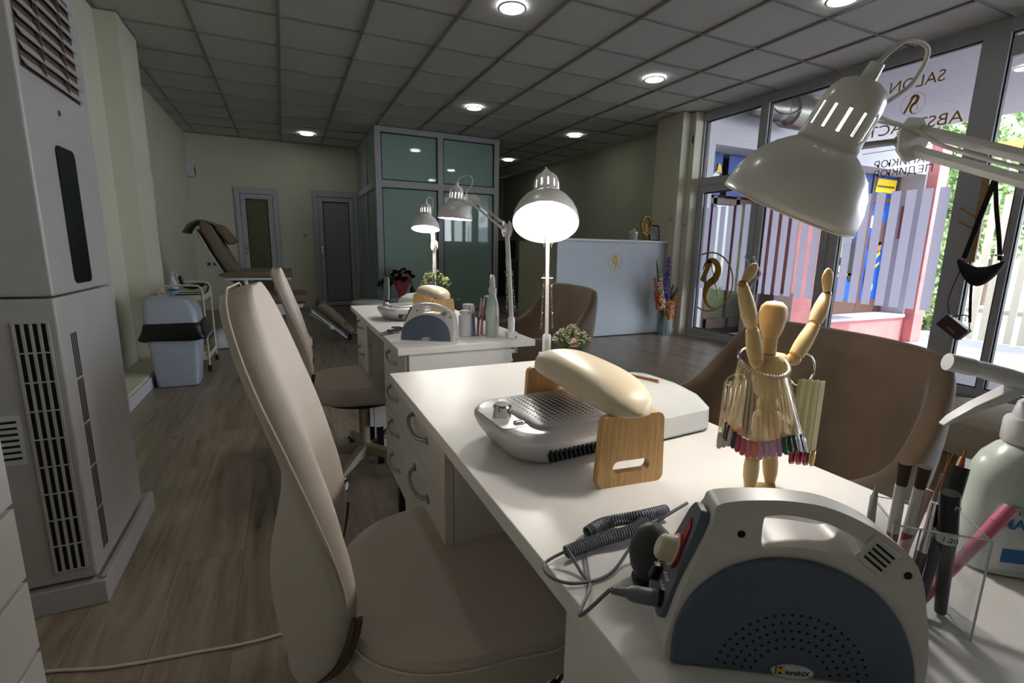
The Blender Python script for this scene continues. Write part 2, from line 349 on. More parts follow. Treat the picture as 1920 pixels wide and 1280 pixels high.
# doors in the back wall
def pvc_door(name, x0, x1, zt, glazed, n):
    fr = MB(); y0, y1 = YB-.03, YB+.06; t = .06
    fr.bx(x0-.01, x0+t, y0, y1, 0, zt+.02).bx(x1-t, x1+.01, y0, y1, 0, zt+.02).bx(x0+t, x1-t, y0, y1, zt-t, zt+.02)
    fr.bx(x0-.035, x0-.01, YB-.012, YB, 0, zt+.02).bx(x1+.01, x1+.03, YB-.012, YB, 0, zt+.02).bx(x0-.035, x1+.03, YB-.012, YB, zt+.02, zt+.045)
    d = struct(name, fr, 'pvcw', bevel=.004)
    lf = MB(); a, b, c = x0+t+.004, x1-t-.004, zt-t-.004; s = .075
    lf.bx(a, a+s, YB-.02, YB+.04, .01, c).bx(b-s, b, YB-.02, YB+.04, .01, c).bx(a+s, b-s, YB-.02, YB+.04, c-s, c).bx(a+s, b-s, YB-.02, YB+.04, .01, .01+s)
    mesh('door_leaf', lf, 'pvcw', d, bevel=.005)
    gk = MB()
    for q in ((a+s, a+s+.012, .01+s, c-s), (b-s-.012, b-s, .01+s, c-s)): gk.bx(q[0], q[1], YB-.012, YB+.0, q[2], q[3])
    gk.bx(a+s, b-s, YB-.012, YB, c-s-.012, c-s).bx(a+s, b-s, YB-.012, YB, .01+s, .022+s)
    mesh('gasket', gk, 'gasket', d)
    if glazed: mesh('glass_pane', MB().bx(a+s+.01, b-s-.01, YB+.002, YB+.008, .02+s, c-s-.01), MT['mirrorish'], d)
    else:
        mesh('door_panel', MB().bx(a+s+.01, b-s-.01, YB-.004, YB+.012, .02+s, c-s-.01), MT['pvcpanel'], d)
    hy = YB-.045; hx = a+s*.5
    mesh('door_handle', MB().tube([(hx, YB-.02, 1.0), (hx, hy, 1.0), (hx+.11, hy, 1.0)], .009).bx(hx-.014, hx+.014, YB-.026, YB-.018, .90, 1.05).ball((hx, YB-.03, .93), .012), 'chrome', d)
    return d
MT['mirrorish'] = mat('reflection_tinted_glass', '5c6047', .06, coat=1)  # green-yellow reflections in the pane are put into its base colour
MT['pvcpanel'] = mat('lilac_grey_door_panel', '8f8f9c', .5)
pvc_door('door_1', *DL, True, 1); pvc_door('door_2', *DR, False, 2)
struct('wall_behind', MB().bx(-1.4, 1.3, YB+.16, YB+.2, 0, H), 'wall_grey')
# glass partition box
def bar(mb, x0, x1, y0, y1, z0, z1): mb.bx(x0, x1, y0, y1, z0, z1)
PX0, PX1, PY = 1.23, 3.13, 7.30
pf = MB(); t = .085
for x in (PX0, (PX0+PX1)/2-t/2, PX1-t): pf.bx(x, x+t, PY, PY+.07, 0, H)
for z0, z1 in ((0, .08), (1.90, 2.00), (H-.075, H)): pf.bx(PX0, PX1, PY+.002, PY+.068, z0, z1)
for y in (PY+.071, 8.2, YB-.07): pf.bx(PX0+.002, PX0+.068, y, y+(.014 if y < 8 else .07), 0, H)
for z0, z1 in ((0, .08), (1.90, 2.00), (H-.075, H)): pf.bx(PX0+.004, PX0+.066, PY+.07, YB, z0, z1)
for y in (8.9, YB+.9): pf.bx(PX1-.07, PX1, y, y+.07, 0, H)
for z0, z1 in ((0, .08), (1.90, 2.00), (H-.075, H)): pf.bx(PX1-.068, PX1-.004, PY+.07, 10.2, z0, z1)
struct('trim_2', pf, 'pvc', bevel=.006)
xm = (PX0+PX1)/2
for k, (x0, x1) in enumerate(((PX0+t, xm-t/2), (xm+t/2, PX1-t))):
    for z0, z1 in ((.08, 1.90), (2.00, H-.075)):
        p = struct('window_%d' % (k+1 if z0 < 1 else k+3), MB().bx(x0, x1, PY+.032, PY+.038, z0, z1), 'glassg')
        gk = MB(); q = .014
        gk.bx(x0, x0+q, PY+.02, PY+.03, z0, z1).bx(x1-q, x1, PY+.02, PY+.03, z0, z1).bx(x0, x1, PY+.02, PY+.03, z0, z0+q).bx(x0, x1, PY+.02, PY+.03, z1-q, z1)
        mesh('gasket', gk, 'gasket', p)
n = 5
for y0, y1 in ((PY+.085, 8.2), (8.27, YB-.07)):
    for z0, z1 in ((.08, 1.90), (2.00, H-.075)):
        struct('window_%d' % n, MB().bx(PX0+.03, PX0+.036, y0, y1, z0, z1), 'glassg'); n += 1
struct('window_9', MB().bx(PX1-.04, PX1-.034, PY+.07, 10.2, .08, H-.075), 'glassg')
# window wall at X = WX
XF0, XF1 = WX-.045, WX+.035
wf = MB()
ymul = [(4.70, 4.80, 0, H), (3.83, 3.93, 1.90, H), (2.93, 3.02, 0, H), (1.93, 2.09, 0, H)]
for y0, y1, z0, z1 in ymul: wf.bx(XF0, XF1, y0, y1, z0, z1)
wf.bx(XF0+.003, XF1, -1.6, 4.8, H-.10, H)
wf.bx(XF0+.002, XF1, 3.0, 4.72, 1.86, 1.95)
wf.bx(XF0+.002, XF1, 2.09, 2.95, 0, .07)
wf.bx(XF0+.003, XF1, -1.6, 1.95, 0, .07)
for y in (.95, -.1, -1.1): wf.bx(XF0, XF1, y, y+.08, 0, H)
wf.bx(XF0+.01, XF1, 1.70, 1.745, 0, H)
struct('trim_3', wf, 'pvc', bevel=.005)
struct('trim_4', MB().bx(4.60, XF0+.02, 4.72, 4.80, 0, H), 'wall')
def pane(nm, y0, y1, z0, z1, gk=True):
    p = struct(nm, MB().bx(WX-.004, WX+.002, y0, y1, z0, z1), 'glass')
    if gk:
        q = .01; m = MB()
        m.bx(WX-.02, WX+.015, y0-.001, y0+q, z0, z1).bx(WX-.02, WX+.015, y1-q, y1+.001, z0, z1).bx(WX-.02, WX+.015, y0, y1, z0, z0+q).bx(WX-.02, WX+.015, y0, y1, z1-q, z1)
        mesh('gasket', m, 'gasket', p)
    return p
pane('window_10', 3.93, 4.70, 1.95, H-.1); pane('window_11', 3.02, 3.83, 1.95, H-.1)
w12 = pane('window_12', 2.09, 2.93, .07, H-.1)
pane('window_13', 1.745, 1.93, .07, H-.1); pane('window_14', 1.03, 1.70, .07, H-.1); pane('window_15', -.02, .95, .07, H-.1)
def leaf(nm, y0, y1, hy):
    f = MB(); s = .075
    f.bx(XF0-.01, XF1-.01, y0, y0+s, .012, 1.855).bx(XF0-.01, XF1-.01, y1-s, y1, .012, 1.855).bx(XF0-.01, XF1-.01, y0+s, y1-s, 1.78, 1.855).bx(XF0-.01, XF1-.01, y0+s, y1-s, .012, .10)
    d = struct(nm, f, 'pvc', bevel=.005)
    gy0, gy1 = y0+s, y1-s
    mesh('glass_pane', MB().bx(WX-.012, WX-.006, gy0, gy1, .10, 1.78), 'glass', d)
    q = .01; m = MB()
    m.bx(WX-.03, WX+.01, gy0-.001, gy0+q, .10, 1.78).bx(WX-.03, WX+.01, gy1-q, gy1, .10, 1.78).bx(WX-.03, WX+.01, gy0, gy1, .10, .11).bx(WX-.03, WX+.01, gy0, gy1, 1.77, 1.78)
    mesh('gasket', m, 'gasket', d)
    st = MB(); y = gy0+.035
    while y < gy1-.03: st.bx(WX-.0135, WX-.0125, y, min(y+.075, gy1-.012), .62, 1.60); y += .115
    mesh('frosted_stripe', st, 'frost', d)
    return d, gy0, gy1
d3, a3, b3 = leaf('door_3', 3.84, 4.70, 3.9)
d4, a4, b4 = leaf('door_4', 3.02, 3.835, 3.78)
for d, y, sg in ((d3, 3.885, 1), (d4, 3.79, -1)):
    x = XF0-.05
    mesh('door_handle', MB().tube(cr([(XF0-.01, y, 1.02), (x, y, 1.02), (x, y-.03, .98), (x, y-.11, .86), (x, y-.11, .83), (x, y-.03, .72), (x, y, .68), (XF0-.01, y, .68)], 4), .012, 8), MT['whitep'], d)
# gold ring emblem on the entrance glass (seen from inside: mirrored)
Mg = Matrix(((0, 0, 1, WX-.015), (1, 0, 0, 4.45), (0, 1, 0, .70), (0, 0, 0, 1)))
mesh('gold_emblem', logo_mb(Mg, .36, keep=lambda v: v.x+4.45 < b3-.012 and v.x+4.45 > a3, ringw=.05), 'gold', d3)
# lettering and stripes on the big pane
st = MB()
for i in range(7): st.bx(WX-.0065, WX-.0055, 2.135+i*.115, 2.135+i*.115+.073, .62, 1.60-.0)
mesh('frosted_stripe', st, 'frost', w12)
def wt(txt, y, z, size, m, sx=1, bold=0):
    M = Matrix(((0, 0, 1, WX-.007), (1, 0, 0, y), (0, 1, 0, z), (0, 0, 0, 1)))
    return mesh('lettering', text_mb(txt, size, M, .0006, bold, sx=sx), m, w12, smooth=False)
wt('SALON', 2.50, 2.45, .125, 'gold', 1.0)
wt('ABSTRACT', 2.48, 2.115, .125, 'gold', 1.12)
MT['gtxt'] = mat('grey_lettering', '6b6b70', .5)
wt('МАНИКЮР', 2.50, 1.835, .082, 'gtxt', 1.05); wt('ПЕДИКЮР', 2.50, 1.755, .082, 'gtxt', 1.05)
mesh('underline', MB().bx(WX-.0075, WX-.0065, 2.16, 2.84, 1.943, 1.948), 'gold', w12)
Ml = Matrix(((0, 0, 1, WX-.007), (1, 0, 0, 2.50), (0, 1, 0, 2.285), (0, 0, 0, 1)))
mesh('gold_emblem', logo_mb(Ml, .088, ringw=.025), 'gold', w12)
# ceiling downlights
LP = [(1.553, 3.428), (3.395, 4.087), (2.176, 5.863), (.412, 8.382), (3.991, 6.492), (3.962, 8.811), (3.454, 2.329), (.2, 1.6)]  # last position: added downlight out of view, there for its light
names = ['round ceiling downlight at the top centre, largest one in view', 'round ceiling downlight above the entrance end of the reception counter', 'round ceiling downlight in front of the green glass cubicle', 'round ceiling downlight near the back wall above the two doors', 'round ceiling downlight over the reception area, above the lit desk lamp', 'small far round ceiling downlight just right of the green glass cubicle', 'round ceiling downlight cut off at the top edge near the shop window', 'added ceiling downlight, out of view above the foreground chair, reflected as a dot in the white air conditioner']
for (x, y), nm in zip(LP, names):
    dl = thing('ceiling_downlight', nm, 'ceiling light', (x, y, H))
    mesh('rim', MB().lathe([(.085, .0), (.10, -.001), (.102, -.006), (.088, -.010), (.084, -.004)], 32, cap=False), 'whitep', dl)
    mesh('diffuser', MB().lathe([(.001, -.005), (.086, -.005)], 32, cap=False), 'emit', dl)
# small wall fixtures
tag(mesh('junction_box', MB().bx(-1.29, -1.18, YB-.16, YB-.02, 2.07, 2.24), 'whitep', bevel=.008), 'small white box with dark front high in the far left corner', 'wall box')
o = bpy.data.objects['junction_box']; mesh('dark_front', MB().bx(-1.181, -1.175, YB-.14, YB-.04, 2.10, 2.21), 'black', o)
o = wthing('wall_switch', 'white wall switch between the two grey back doors', 'switch', (.335, YB, 1.24))
mesh('plate', MB().bx(.295, .375, YB-.012, YB, 1.20, 1.28), 'whitep', o, bevel=.004); mesh('rocker', MB().bx(.31, .36, YB-.017, YB-.010, 1.215, 1.245), MT['tbar'], o, bevel=.003)
o = wthing('wall_switch', 'white wall switch on the cream column by the entrance', 'switch', (4.47, 4.9, 1.5))
mesh('plate', MB().bx(4.458, 4.47, 4.86, 4.94, 1.45, 1.53), 'wall', o, bevel=.004); mesh('rocker', MB().bx(4.452, 4.459, 4.875, 4.925, 1.465, 1.515), 'whitep', o, bevel=.002)
o = wthing('wall_socket', 'double power socket low on the far left wall', 'socket', (-1.2, YB, .6))
mesh('plate', MB().bx(-1.16, -1.0, YB-.012, YB, .70, .78), 'whitep', o, bevel=.004); mesh('socket_hole', MB().bx(-1.14, -1.10, YB-.014, YB-.011, .72, .76).bx(-1.06, -1.02, YB-.014, YB-.011, .72, .76), 'black', o)
o = wthing('contact_sensor', 'small white sensor box on the frame beside the entrance door', 'sensor', (4.6, 4.70, 1.46))
mesh('housing', MB().bx(4.58, 4.66, 4.755, 4.80, 1.40, 1.56), 'whitep', o, bevel=.008); mesh('arm', MB().bx(4.60, 4.72, 4.745, 4.757, 1.385, 1.40), 'whitep', o)
o = wthing('alarm_sensor', 'grey wedge-shaped motion sensor at the top of the window post', 'sensor', (4.7, 1.93, 2.5))
mesh('housing', MB().prism([(0, 0), (.09, 0), (.06, .13), (0, .13)], -.03, .03, frame((4.72, 1.90, 2.44), (0, -1, 0), (0, 0, 1))), 'pvc', o, bevel=.005)
mesh('lens', MB().bx(4.70, 4.695+.09, 1.80, 1.812, 2.46, 2.52), 'black', o)
tag(mesh('ceiling_sensor', MB().bx(4.60, 4.66, 4.735, 4.77, 2.36, 2.46), 'whitep', bevel=.006), 'little white sensor high in the corner above the entrance frame', 'sensor')
t = thing('door_stop', 'small dark blue wedge lying on the floor near the entrance door', 'door stop', (4.25, 3.56, 0), -.9)
mesh('wedge', MB().prism([(0, 0), (.16, 0), (.16, .035), (0, .004)], -.03, .03, Matrix(((1, 0, 0, 0), (0, 0, -1, 0), (0, 1, 0, 0), (0, 0, 0, 1)))), mat('blue_rubber', '1c2f66', .5), t, bevel=.002); mesh('grip_ring', MB().tube([(.17+.018*math.cos(a), 0, .02+.018*math.sin(a)) for a in [2*PI*i/16 for i in range(16)]], .003, 6, closed=True), 'black', t)
# ------------------------------------------------------------------ manicure desks
def make_desk(label):
    # local origin: far-left top corner footprint; x 0..0.47 width, y -1.19..0
    t = thing('manicure_desk', label, 'desk', (0, 0, 0))
    mesh('tabletop', MB().bx(0, .475, -1.195, 0, .728, .75), 'top', t, bevel=.0015)
    pan = MB(); pan.bx(.035, .385, -.022, -.006, .2, .728).bx(.035, .385, -1.189, -1.173, .2, .728).bx(.37, .385, -1.17, -.025, .35, .728)
    mesh('side_panel', pan, 'white', t, bevel=.001)
    mesh('leg', MB().bx(.05, .38, -.02, -.008, 0, .2), 'white', t); mesh('leg', MB().bx(.05, .38, -1.187, -1.175, 0, .2), 'white', t)
    for y0, y1 in ((-.375, -.022), (-1.173, -.80)):
        b = MB(); b.bx(.045, .365, y0, y0+.016, .2, .726).bx(.045, .365, y1-.016, y1, .2, .726).bx(.05, .365, y0+.016, y1-.016, .2, .216).bx(.35, .365, y0+.016, y1-.016, .216, .726)
        c = mesh('drawer_cabinet', b, 'white', t, bevel=.001)
        mesh('cabinet_foot', MB().bx(.06, .09, y0+.02, y0+.05, .0, .2).bx(.06, .09, y1-.05, y1-.02, .0, .2), 'black', t)
        for k in range(4):
            z1 = .724-k*.1305; z0 = z1-.127
            d = mesh('drawer', MB().bx(.026, .044, y0+.002, y1-.002, z0, z1).bx(.05, .34, y0+.03, y1-.03, z0+.02, z1-.03), 'white', t, bevel=.0012)
            yc = (y0+y1)/2; zc = z1-.045
            pts = cr([(.028, yc-.055, zc-.012), (.010, yc-.042, zc-.010), (.004, yc, zc-.006), (.010, yc+.042, zc+.006), (.028, yc+.055, zc+.012)], 5)
            mesh('handle', MB().tube(pts, [.0045]*len(pts), 8).box((.026, yc-.056, zc-.012), (.006, .016, .014)).box((.026, yc+.056, zc+.012), (.006, .016, .014)), 'steel', d)
    sc = MB()
    for x in (.09, .34):
        for z in (.66, ): sc.lathe([(.0001, 0), (.005, 0), (.005, .0015), (.0001, .0015)], 10, Matrix.Translation((x, -1.189, z)) @ Matrix.Rotation(PI/2, 4, 'X'), cap=False)
    mesh('screw_cap', sc, MT['tbar'], t)
    return t
desk1 = make_desk('white manicure desk nearest the camera, large table top with the beige arm rest on it')
desk1.location = (.215, 1.175, 0)
desk2 = copy_tree(desk1, loc=(.295, 2.655, 0), label='second white manicure desk behind the nearest one, in front of the glass cubicle'); 
for d in (desk1, desk2): d['group'] = 'white manicure desks in a row'
# ------------------------------------------------------------------ beige task chairs
def shell(rows, ncol=13):
    out = []
    for z, xe, bow, w in rows:
        out.append([Vector((xe-bow*(1-(abs(2*j/(ncol-1)-1))**2.2), w*(2*j/(ncol-1)-1)*-1, z)) for j in range(ncol)])
    return out
def interp(rows, n):
    P = cr([(a, b, c) for a, b, c, d in rows], n); Q = cr([(d, 0, 0) for a, b, c, d in rows], n)
    return [(p.x, p.y, p.z, max(q.x, .002)) for p, q in zip(P, Q)]
def make_task_chair(label, dz=0):
    t = thing('task_chair', label, 'chair', (0, 0, 0), 0)
    rows = [(.385, -.285, .010, .02), (.392, -.278, .02, .06), (.42, -.262, .035, .095), (.46, -.242, .062, .125), (.51, -.226, .085, .147), (.56, -.216, .098, .160), (.61, -.219, .088, .167), (.67, -.232, .060, .170),
            (.74, -.254, .030, .168), (.81, -.278, .012, .162)]
    for t_ in (0, 20, 40, 55, 68, 78):
        z_ = .87+.13*math.sin(math.radians(t_)); rows.append((z_, -.300-(z_-.87)*.32, 0, .155*max(.02, math.cos(math.radians(t_)))**.75))
    rows = [(z+dz, x, b, w) for z, x, b, w in rows]
    R = interp(rows, 2)
    lo = MB().grid(shell(R)); b = mesh('backrest', lo, 'fabric', t, solid=.042, soff=0, subd=1)
    # stitched line running round the rim
    e = [Vector((x-.009, -w-.0035, z+(.003 if w < .05 else 0))) for z, x, bw, w in R if z > .58+dz]; e2 = [Vector((v.x, -v.y, v.z)) for v in e]
    mesh('seam', MB().tube(e+e2[::-1], .0013, 6), 'fabseam', b)
    # inner cushion panel on the front face
    def front(z, u):
        k = [r for r in R if r[0] >= z] or [R[-1]]; z1, x1, b1, w1 = k[0]; q = [r for r in R if r[0] <= z] or [R[0]]; z0, x0, b0, w0 = q[-1]
        f = 0 if z1 == z0 else (z-z0)/(z1-z0); x, bw, w = x0+(x1-x0)*f, b0+(b1-b0)*f, w0+(w1-w0)*f
        return Vector((x-bw*(1-abs(u)**2.2)+.018, -u*w, z))
    pl = [front(dz+.565+.375*(.5-.5*math.cos(a)), .74*math.sin(a)*(1 if a else 1)) for a in [2*PI*i/60 for i in range(60)]]
    mesh('back_seam', MB().tube(pl, .0011, 5, closed=True), 'band', b)
    bandp = [Vector((x+.006, -w-.004, z)) for z, x, bw, w in R if z < .565+dz]
    for dx in (0, .007):
        for sg in (1, -1): mesh('edge_band', MB().tube([Vector((p.x-dx, p.y*sg, p.z)) for p in bandp], .0045, 6), 'band', b)
    # seat
    def outline(k, h_, ex=0):
        pts = []
        for i in range(40):
            a = 2*PI*i/40; c, s_ = math.cos(a), math.sin(a); q = 2.6
            x = .235*k*abs(c)**(2/q)*(1 if c > 0 else -1); y = .232*k*abs(s_)**(2/q)*(1 if s_ > 0 else -1)
            if x < 0: y *= .96
            pts.append(Vector((x-.005, y, h_+dz)))
        return pts
    rings = [outline(.80, .405), outline(.93, .412), outline(.99, .43), outline(1.0, .455), outline(.995, .478), outline(.965, .494), outline(.88, .501), outline(.6, .503), outline(.2, .502), outline(.02, .502)]
    st = mesh('seat', MB().grid(rings, True, True), 'fabric', t)
    mesh('seam', MB().tube(outline(1.004, .481), .0014, 6, closed=True), 'fabseam', st)
    mesh('seat_plate', MB().lathe([(.17, .385+dz), (.19, .392+dz), (.19, .404+dz), (.02, .406+dz)], 32), 'black', t)
    mesh('column', MB().lathe([(.035, .385+dz), (.033, .34+dz), (.026, .335+dz), (.024, .12), (.034, .115), (.038, .06), (.02, .055)], 24), 'beige', t)
    mesh('height_lever', MB().tube([(.05, .03, .38+dz), (.10, -.13, .375+dz), (.12, -.17, .34+dz), (.09, -.2, .30+dz)], .005).tube([(.09, -.2, .30+dz), (.06, -.22, .275+dz)], .009), MT['navy'], t)
    for k in range(5):
        a = 2*PI*k/5+.45; d = Vector((math.cos(a), math.sin(a), 0)); n_ = Vector((-d.y, d.x, 0)); rws = []
        for s_, hw, z0, z1 in ((.025, .026, .065, .115), (.12, .022, .070, .108), (.22, .018, .065, .092), (.285, .015, .062, .080)):
            c = d*s_; rws.append([c+n_*hw+Vector((0, 0, z0)), c-n_*hw+Vector((0, 0, z0)), c-n_*hw*.8+Vector((0, 0, z1)), c+n_*hw*.8+Vector((0, 0, z1))])
        lg = mesh('star_leg', MB().grid(rws, True, True), 'beige', t, bevel=.004)
        c = d*.272
        Mx = Matrix.Translation((c.x, c.y, .027)) @ Matrix.Rotation(a, 4, 'Z') @ Matrix.Rotation(PI/2, 4, 'X')
        cs = mesh('caster', MB().lathe([(.012, -.022), (.027, -.022), (.027, -.008), (.020, -.006), (.020, .006), (.027, .008), (.027, .022), (.012, .022)], 24, Mx), 'rubber', lg)
        mesh('caster_hub', MB().lathe([(.001, -.0225), (.018, -.0235), (.018, .0235), (.001, .0225)], 20, Mx).box((c.x, c.y, .052), (.03, .03, .018), a), 'whitep', lg)
    return t
MT['navy'] = mat('navy_plastic', '22243f', .4)
c1 = make_task_chair('large beige fabric task chair with oval back in the foreground')
c1.location = (.281, .755, 0); c1.rotation_euler.z = math.radians(-3.5)
c2 = make_task_chair('beige task chair with oval back, second one, tucked at the farther desk', -.042); c2.location = (.298, 2.32, 0); c2.rotation_euler.z = math.radians(-2)
for c in (c1, c2): c['group'] = 'beige task chairs at the desks'
# ------------------------------------------------------------------ brown velvet armchairs
def make_armchair(label):
    t = thing('velvet_armchair', label, 'armchair')
    half = [((-.27, .245, .60), (-.20, .20, .37)), ((-.14, .298, .635), (-.10, .24, .36)), ((.02, .316, .642), (.03, .245, .355)), ((.12, .312, .668), (.12, .235, .355)), ((.205, .297, .765), (.19, .205, .355)), ((.262, .268, .850), (.225, .17, .355)), ((.284, .215, .866), (.238, .13, .355)), ((.292, .11, .872), (.242, .06, .355))]
    st = half + [((.294, 0, .872), (.243, 0, .355))] + [((a[0], -a[1], a[2]), (b[0], -b[1], b[2])) for a, b in half[::-1]]
    T = cr([s[0] for s in st], 3); B = cr([s[1] for s in st], 3); rows = []
    for k in range(9):
        f = k/8; rows.append([b.lerp(a, f)+Vector(((a.x-b.x)*.25*math.sin(PI*f), (a.y-b.y)*.35*math.sin(PI*f), 0)) for a, b in zip(T, B)])
    mesh('shell', MB().grid(rows), 'velvet', t, solid=.045, soff=0, subd=1)
    def ol(k, z): return [Vector((-.02+.235*k*abs(math.cos(a))**.7*(1 if math.cos(a) > 0 else -1), .225*k*abs(math.sin(a))**.7*(1 if math.sin(a) > 0 else -1), z)) for a in [2*PI*i/32 for i in range(32)]]
    mesh('seat_cushion', MB().grid([ol(.9, .34), ol(1, .36), ol(1.02, .42), ol(.97, .455), ol(.7, .468), ol(.05, .47)], True, True), 'velvet', t)
    for sx in (-1, 1):
        for sy in (-1, 1): mesh('leg', MB().tube([(.13*sx, .13*sy, .35), (.21*sx, .2*sy, 0)], [.018, .010], 12), 'black', t)
    return t
a1 = make_armchair('brown velvet armchair in the foreground right, behind the wooden mannequin')
a1.location = (.985, .80, 0); a1.rotation_euler.z = math.radians(-8)
a2 = copy_tree(a1, loc=(1.16, 2.33, 0), rotz=math.radians(-4), label='brown velvet armchair at the farther desk, in front of the reception counter')
for c in (a1, a2): c['group'] = 'brown velvet client armchairs'
# ------------------------------------------------------------------ cream stool by the window
s = thing('boucle_stool', 'round cream boucle stool on wooden legs by the shop window', 'stool', (2.42, .82, 0))
mesh('seat', MB().lathe([(.02, .33), (.19, .33), (.245, .35), (.262, .39), (.262, .43), (.24, .465), (.17, .485), (.02, .49)], 40), 'boucle', s)
for k in range(4):
    a = PI/4+k*PI/2+.2; mesh('leg', MB().tube([(.13*math.cos(a), .13*math.sin(a), .34), (.20*math.cos(a), .20*math.sin(a), 0)], [.022, .013], 12), MT['honey'] if 'honey' in MT else MT.setdefault('honey', mat('honey_wood', '8a5d24', .45)), s)
# ------------------------------------------------------------------ reception counter
r = wthing('reception_counter', 'white reception counter with a small gold round emblem on its front', 'counter', (3.65, 4.93, 0))
mesh('front_panel', MB().bx(2.856, 4.455, 4.93, 4.955, .012, 1.165), MT['cwhite'] if 'cwhite' in MT else MT.setdefault('cwhite', mat('counter_white', 'c3cad3', .35)), r, bevel=.001)
mesh('side_panel', MB().bx(2.856, 2.88, 4.957, 5.95, .012, 1.165), 'wall_grey', r, bevel=.001)
mesh('counter_top', MB().bx(2.845, 4.465, 4.91, 5.25, 1.167, 1.195), 'white', r, bevel=.002)
mesh('counter_desk', MB().bx(2.88, 4.45, 5.25, 5.62, .72, .745), 'white', r)
mesh('gold_emblem', logo_mb(frame((3.675, 4.929, .92), (1, 0, 0), (0, 0, 1)), .105, ringw=.03), 'gold', r)
# ------------------------------------------------------------------ desk lamps
BULB = mat('bulb_glow', 'fffaf0', .5, emit=14)
MT['inner'] = mat('white_shade_inside', 'f4f2ea', .5)
def lamp(label, base, elbow, joint, rim, up, R, watts, armw=.0065, side=None, loop=1):
    base, elbow, joint, rim, up = map(Vector, (base, elbow, joint, rim, up)); up.normalize()
    t = wthing('desk_lamp', label, 'lamp', base, 'white articulated desk lamps')
    side = Vector(side).normalized() if side else (elbow-base).cross(joint-elbow).normalized()
    cl = MB().box(base+Vector((0, 0, .012)), (.035, .03, .022)).lathe([(.012, 0), (.012, .05), (.009, .055)], 16, Matrix.Translation(base+Vector((0, 0, .02)))).box(base+Vector((0, 0, -.045)), (.035, .03, .014)).box(base+Vector((.012, 0, -.02)), (.008, .03, .06)).tube([base+Vector((0, 0, -.04)), base+Vector((0, 0, -.075))], .004).ball(base+Vector((0, 0, -.08)), .008)
    mesh('clamp', cl, 'lamp', t, bevel=.002)
    b0 = base+Vector((0, 0, .06)); ax = (elbow-b0).normalized(); off = side.cross(ax)*armw*1.9
    for sg in (1, -1): mesh('lower_arm', MB().tube([b0+off*sg, elbow+off*sg], armw, 4), 'lamp', t, bevel=.001)
    sp = MB()
    for sg in (1, -1):
        p0 = b0+side*.016*sg+ax*.03; p1 = b0+side*.010*sg+ax*.17
        L_ = (p1-p0).length; n = 60; a1_ = (p1-p0).normalized(); u = a1_.cross(side).normalized(); v = a1_.cross(u)
        sp.tube([p0+a1_*L_*i/n+(u*math.cos(i*1.9)+v*math.sin(i*1.9))*.0028 for i in range(n+1)], .0007, 4)
        sp.tube([p1, elbow-ax*.10+side*.01*sg], .0009, 5)
    sp.tube([b0+ax*.17-side*.016, b0+ax*.17+side*.016], .0022, 6)
    mesh('spring', sp, 'steel', t)
    def plate(c, d, r_):
        m = MB()
        for sg in (1, -1):
            Mp = frame(c+side*(.010*sg), d, side.cross(d)); pts = [(-r_, -.4*r_), (-.4*r_, -r_), (.5*r_, -.9*r_), (1.1*r_, 0), (.5*r_, .9*r_), (-.4*r_, r_), (-r_, .4*r_)]
            m.prism(pts, -.0012, .0012, Mp)
            for q in ((-.55*r_, 0), (.5*r_, .45*r_), (.5*r_, -.45*r_)): m.lathe([(.0001, 0), (.0042, 0), (.0042, .004), (.0001, .004)], 10, Mp @ Matrix.Translation((q[0], q[1], .0 if sg > 0 else -.004)), cap=False)
        return m
    mesh('elbow_bracket', plate(elbow, ax, .026), 'lamp', t)
    ax2 = (joint-elbow).normalized(); off2 = side.cross(ax2)*armw*1.9
    for sg in (1, -1): mesh('upper_arm', MB().tube([elbow+off2*sg, joint+off2*sg], armw, 4), 'lamp', t, bevel=.001)
    # bell shade, rim circle centred at rim, axis 'up' towards the cap
    k = R/.085; q = up.orthogonal().normalized(); Mh = frame(rim, q, up.cross(q))
    prof = [(.085, 0), (.0845, .010), (.0815, .026), (.075, .043), (.065, .058), (.053, .070), (.042, .078), (.0365, .0815), (.0352, .084)]
    sh = mesh('shade', MB().lathe([(r*k, z*k) for r, z in prof], 64, Mh, cap=False), 'lamp', t, solid=.0012, soff=0)
    rimm = mesh('shade_rim', MB().tube([Mh @ Vector((R*math.cos(a), R*math.sin(a), 0)) for a in [2*PI*i/64 for i in range(64)]], .0012, 6, closed=True), 'lamp', sh)
    lin_ = [((r-.0012)*k, z*k) for r, z in prof]
    mesh('shade_lining', MB().lathe(lin_[:6], 64, Mh, cap=False), 'inner', sh)
    cp = [(.0362, .081), (.0352, .094), (.0350, .098), (.0343, .124), (.0336, .129), (.031, .142), (.025, .151), (.015, .1565), (.001, .158)]
    mesh('cap', MB().lathe([(r*k, z*k) for r, z in cp], 64, Mh, cap=False, skip=lambda i, j: i == 2 and j % 5 in (0,) and j < 60), 'lamp', t, solid=.0012, soff=0)
    bl = mesh('bulb', MB().lathe([(.001, .028), (.016, .030), (.027, .042), (.030, .056), (.026, .072), (.016, .088), (.013, .100), (.013, .14), (.001, .142)], 24, Mh @ Matrix.Scale(k, 4)), BULB, t)
    neck = Mh @ Vector((0, 0, .088*k)); nd = (joint-neck); nd -= up*nd.dot(up); nd = nd.normalized() if nd.length > .01 else q
    nb = neck+nd*.035*k; mesh('pivot_bolt', MB().tube([nb, nb+(joint-nb)*.85], .0045*k, 10).ball(nb, .0075*k, 10).ball(nb+(joint-nb)*.8, .008*k, 8), 'steel', t)
    mesh('joint_bracket', plate(joint, (joint-nb).normalized(), .028), 'lamp', t)
    top = Mh @ Vector((0, 0, .158*k)); mesh('cord_grip', MB().lathe([(.010*k, .153*k), (.008*k, .175*k)], 12, Mh), 'lamp', t)
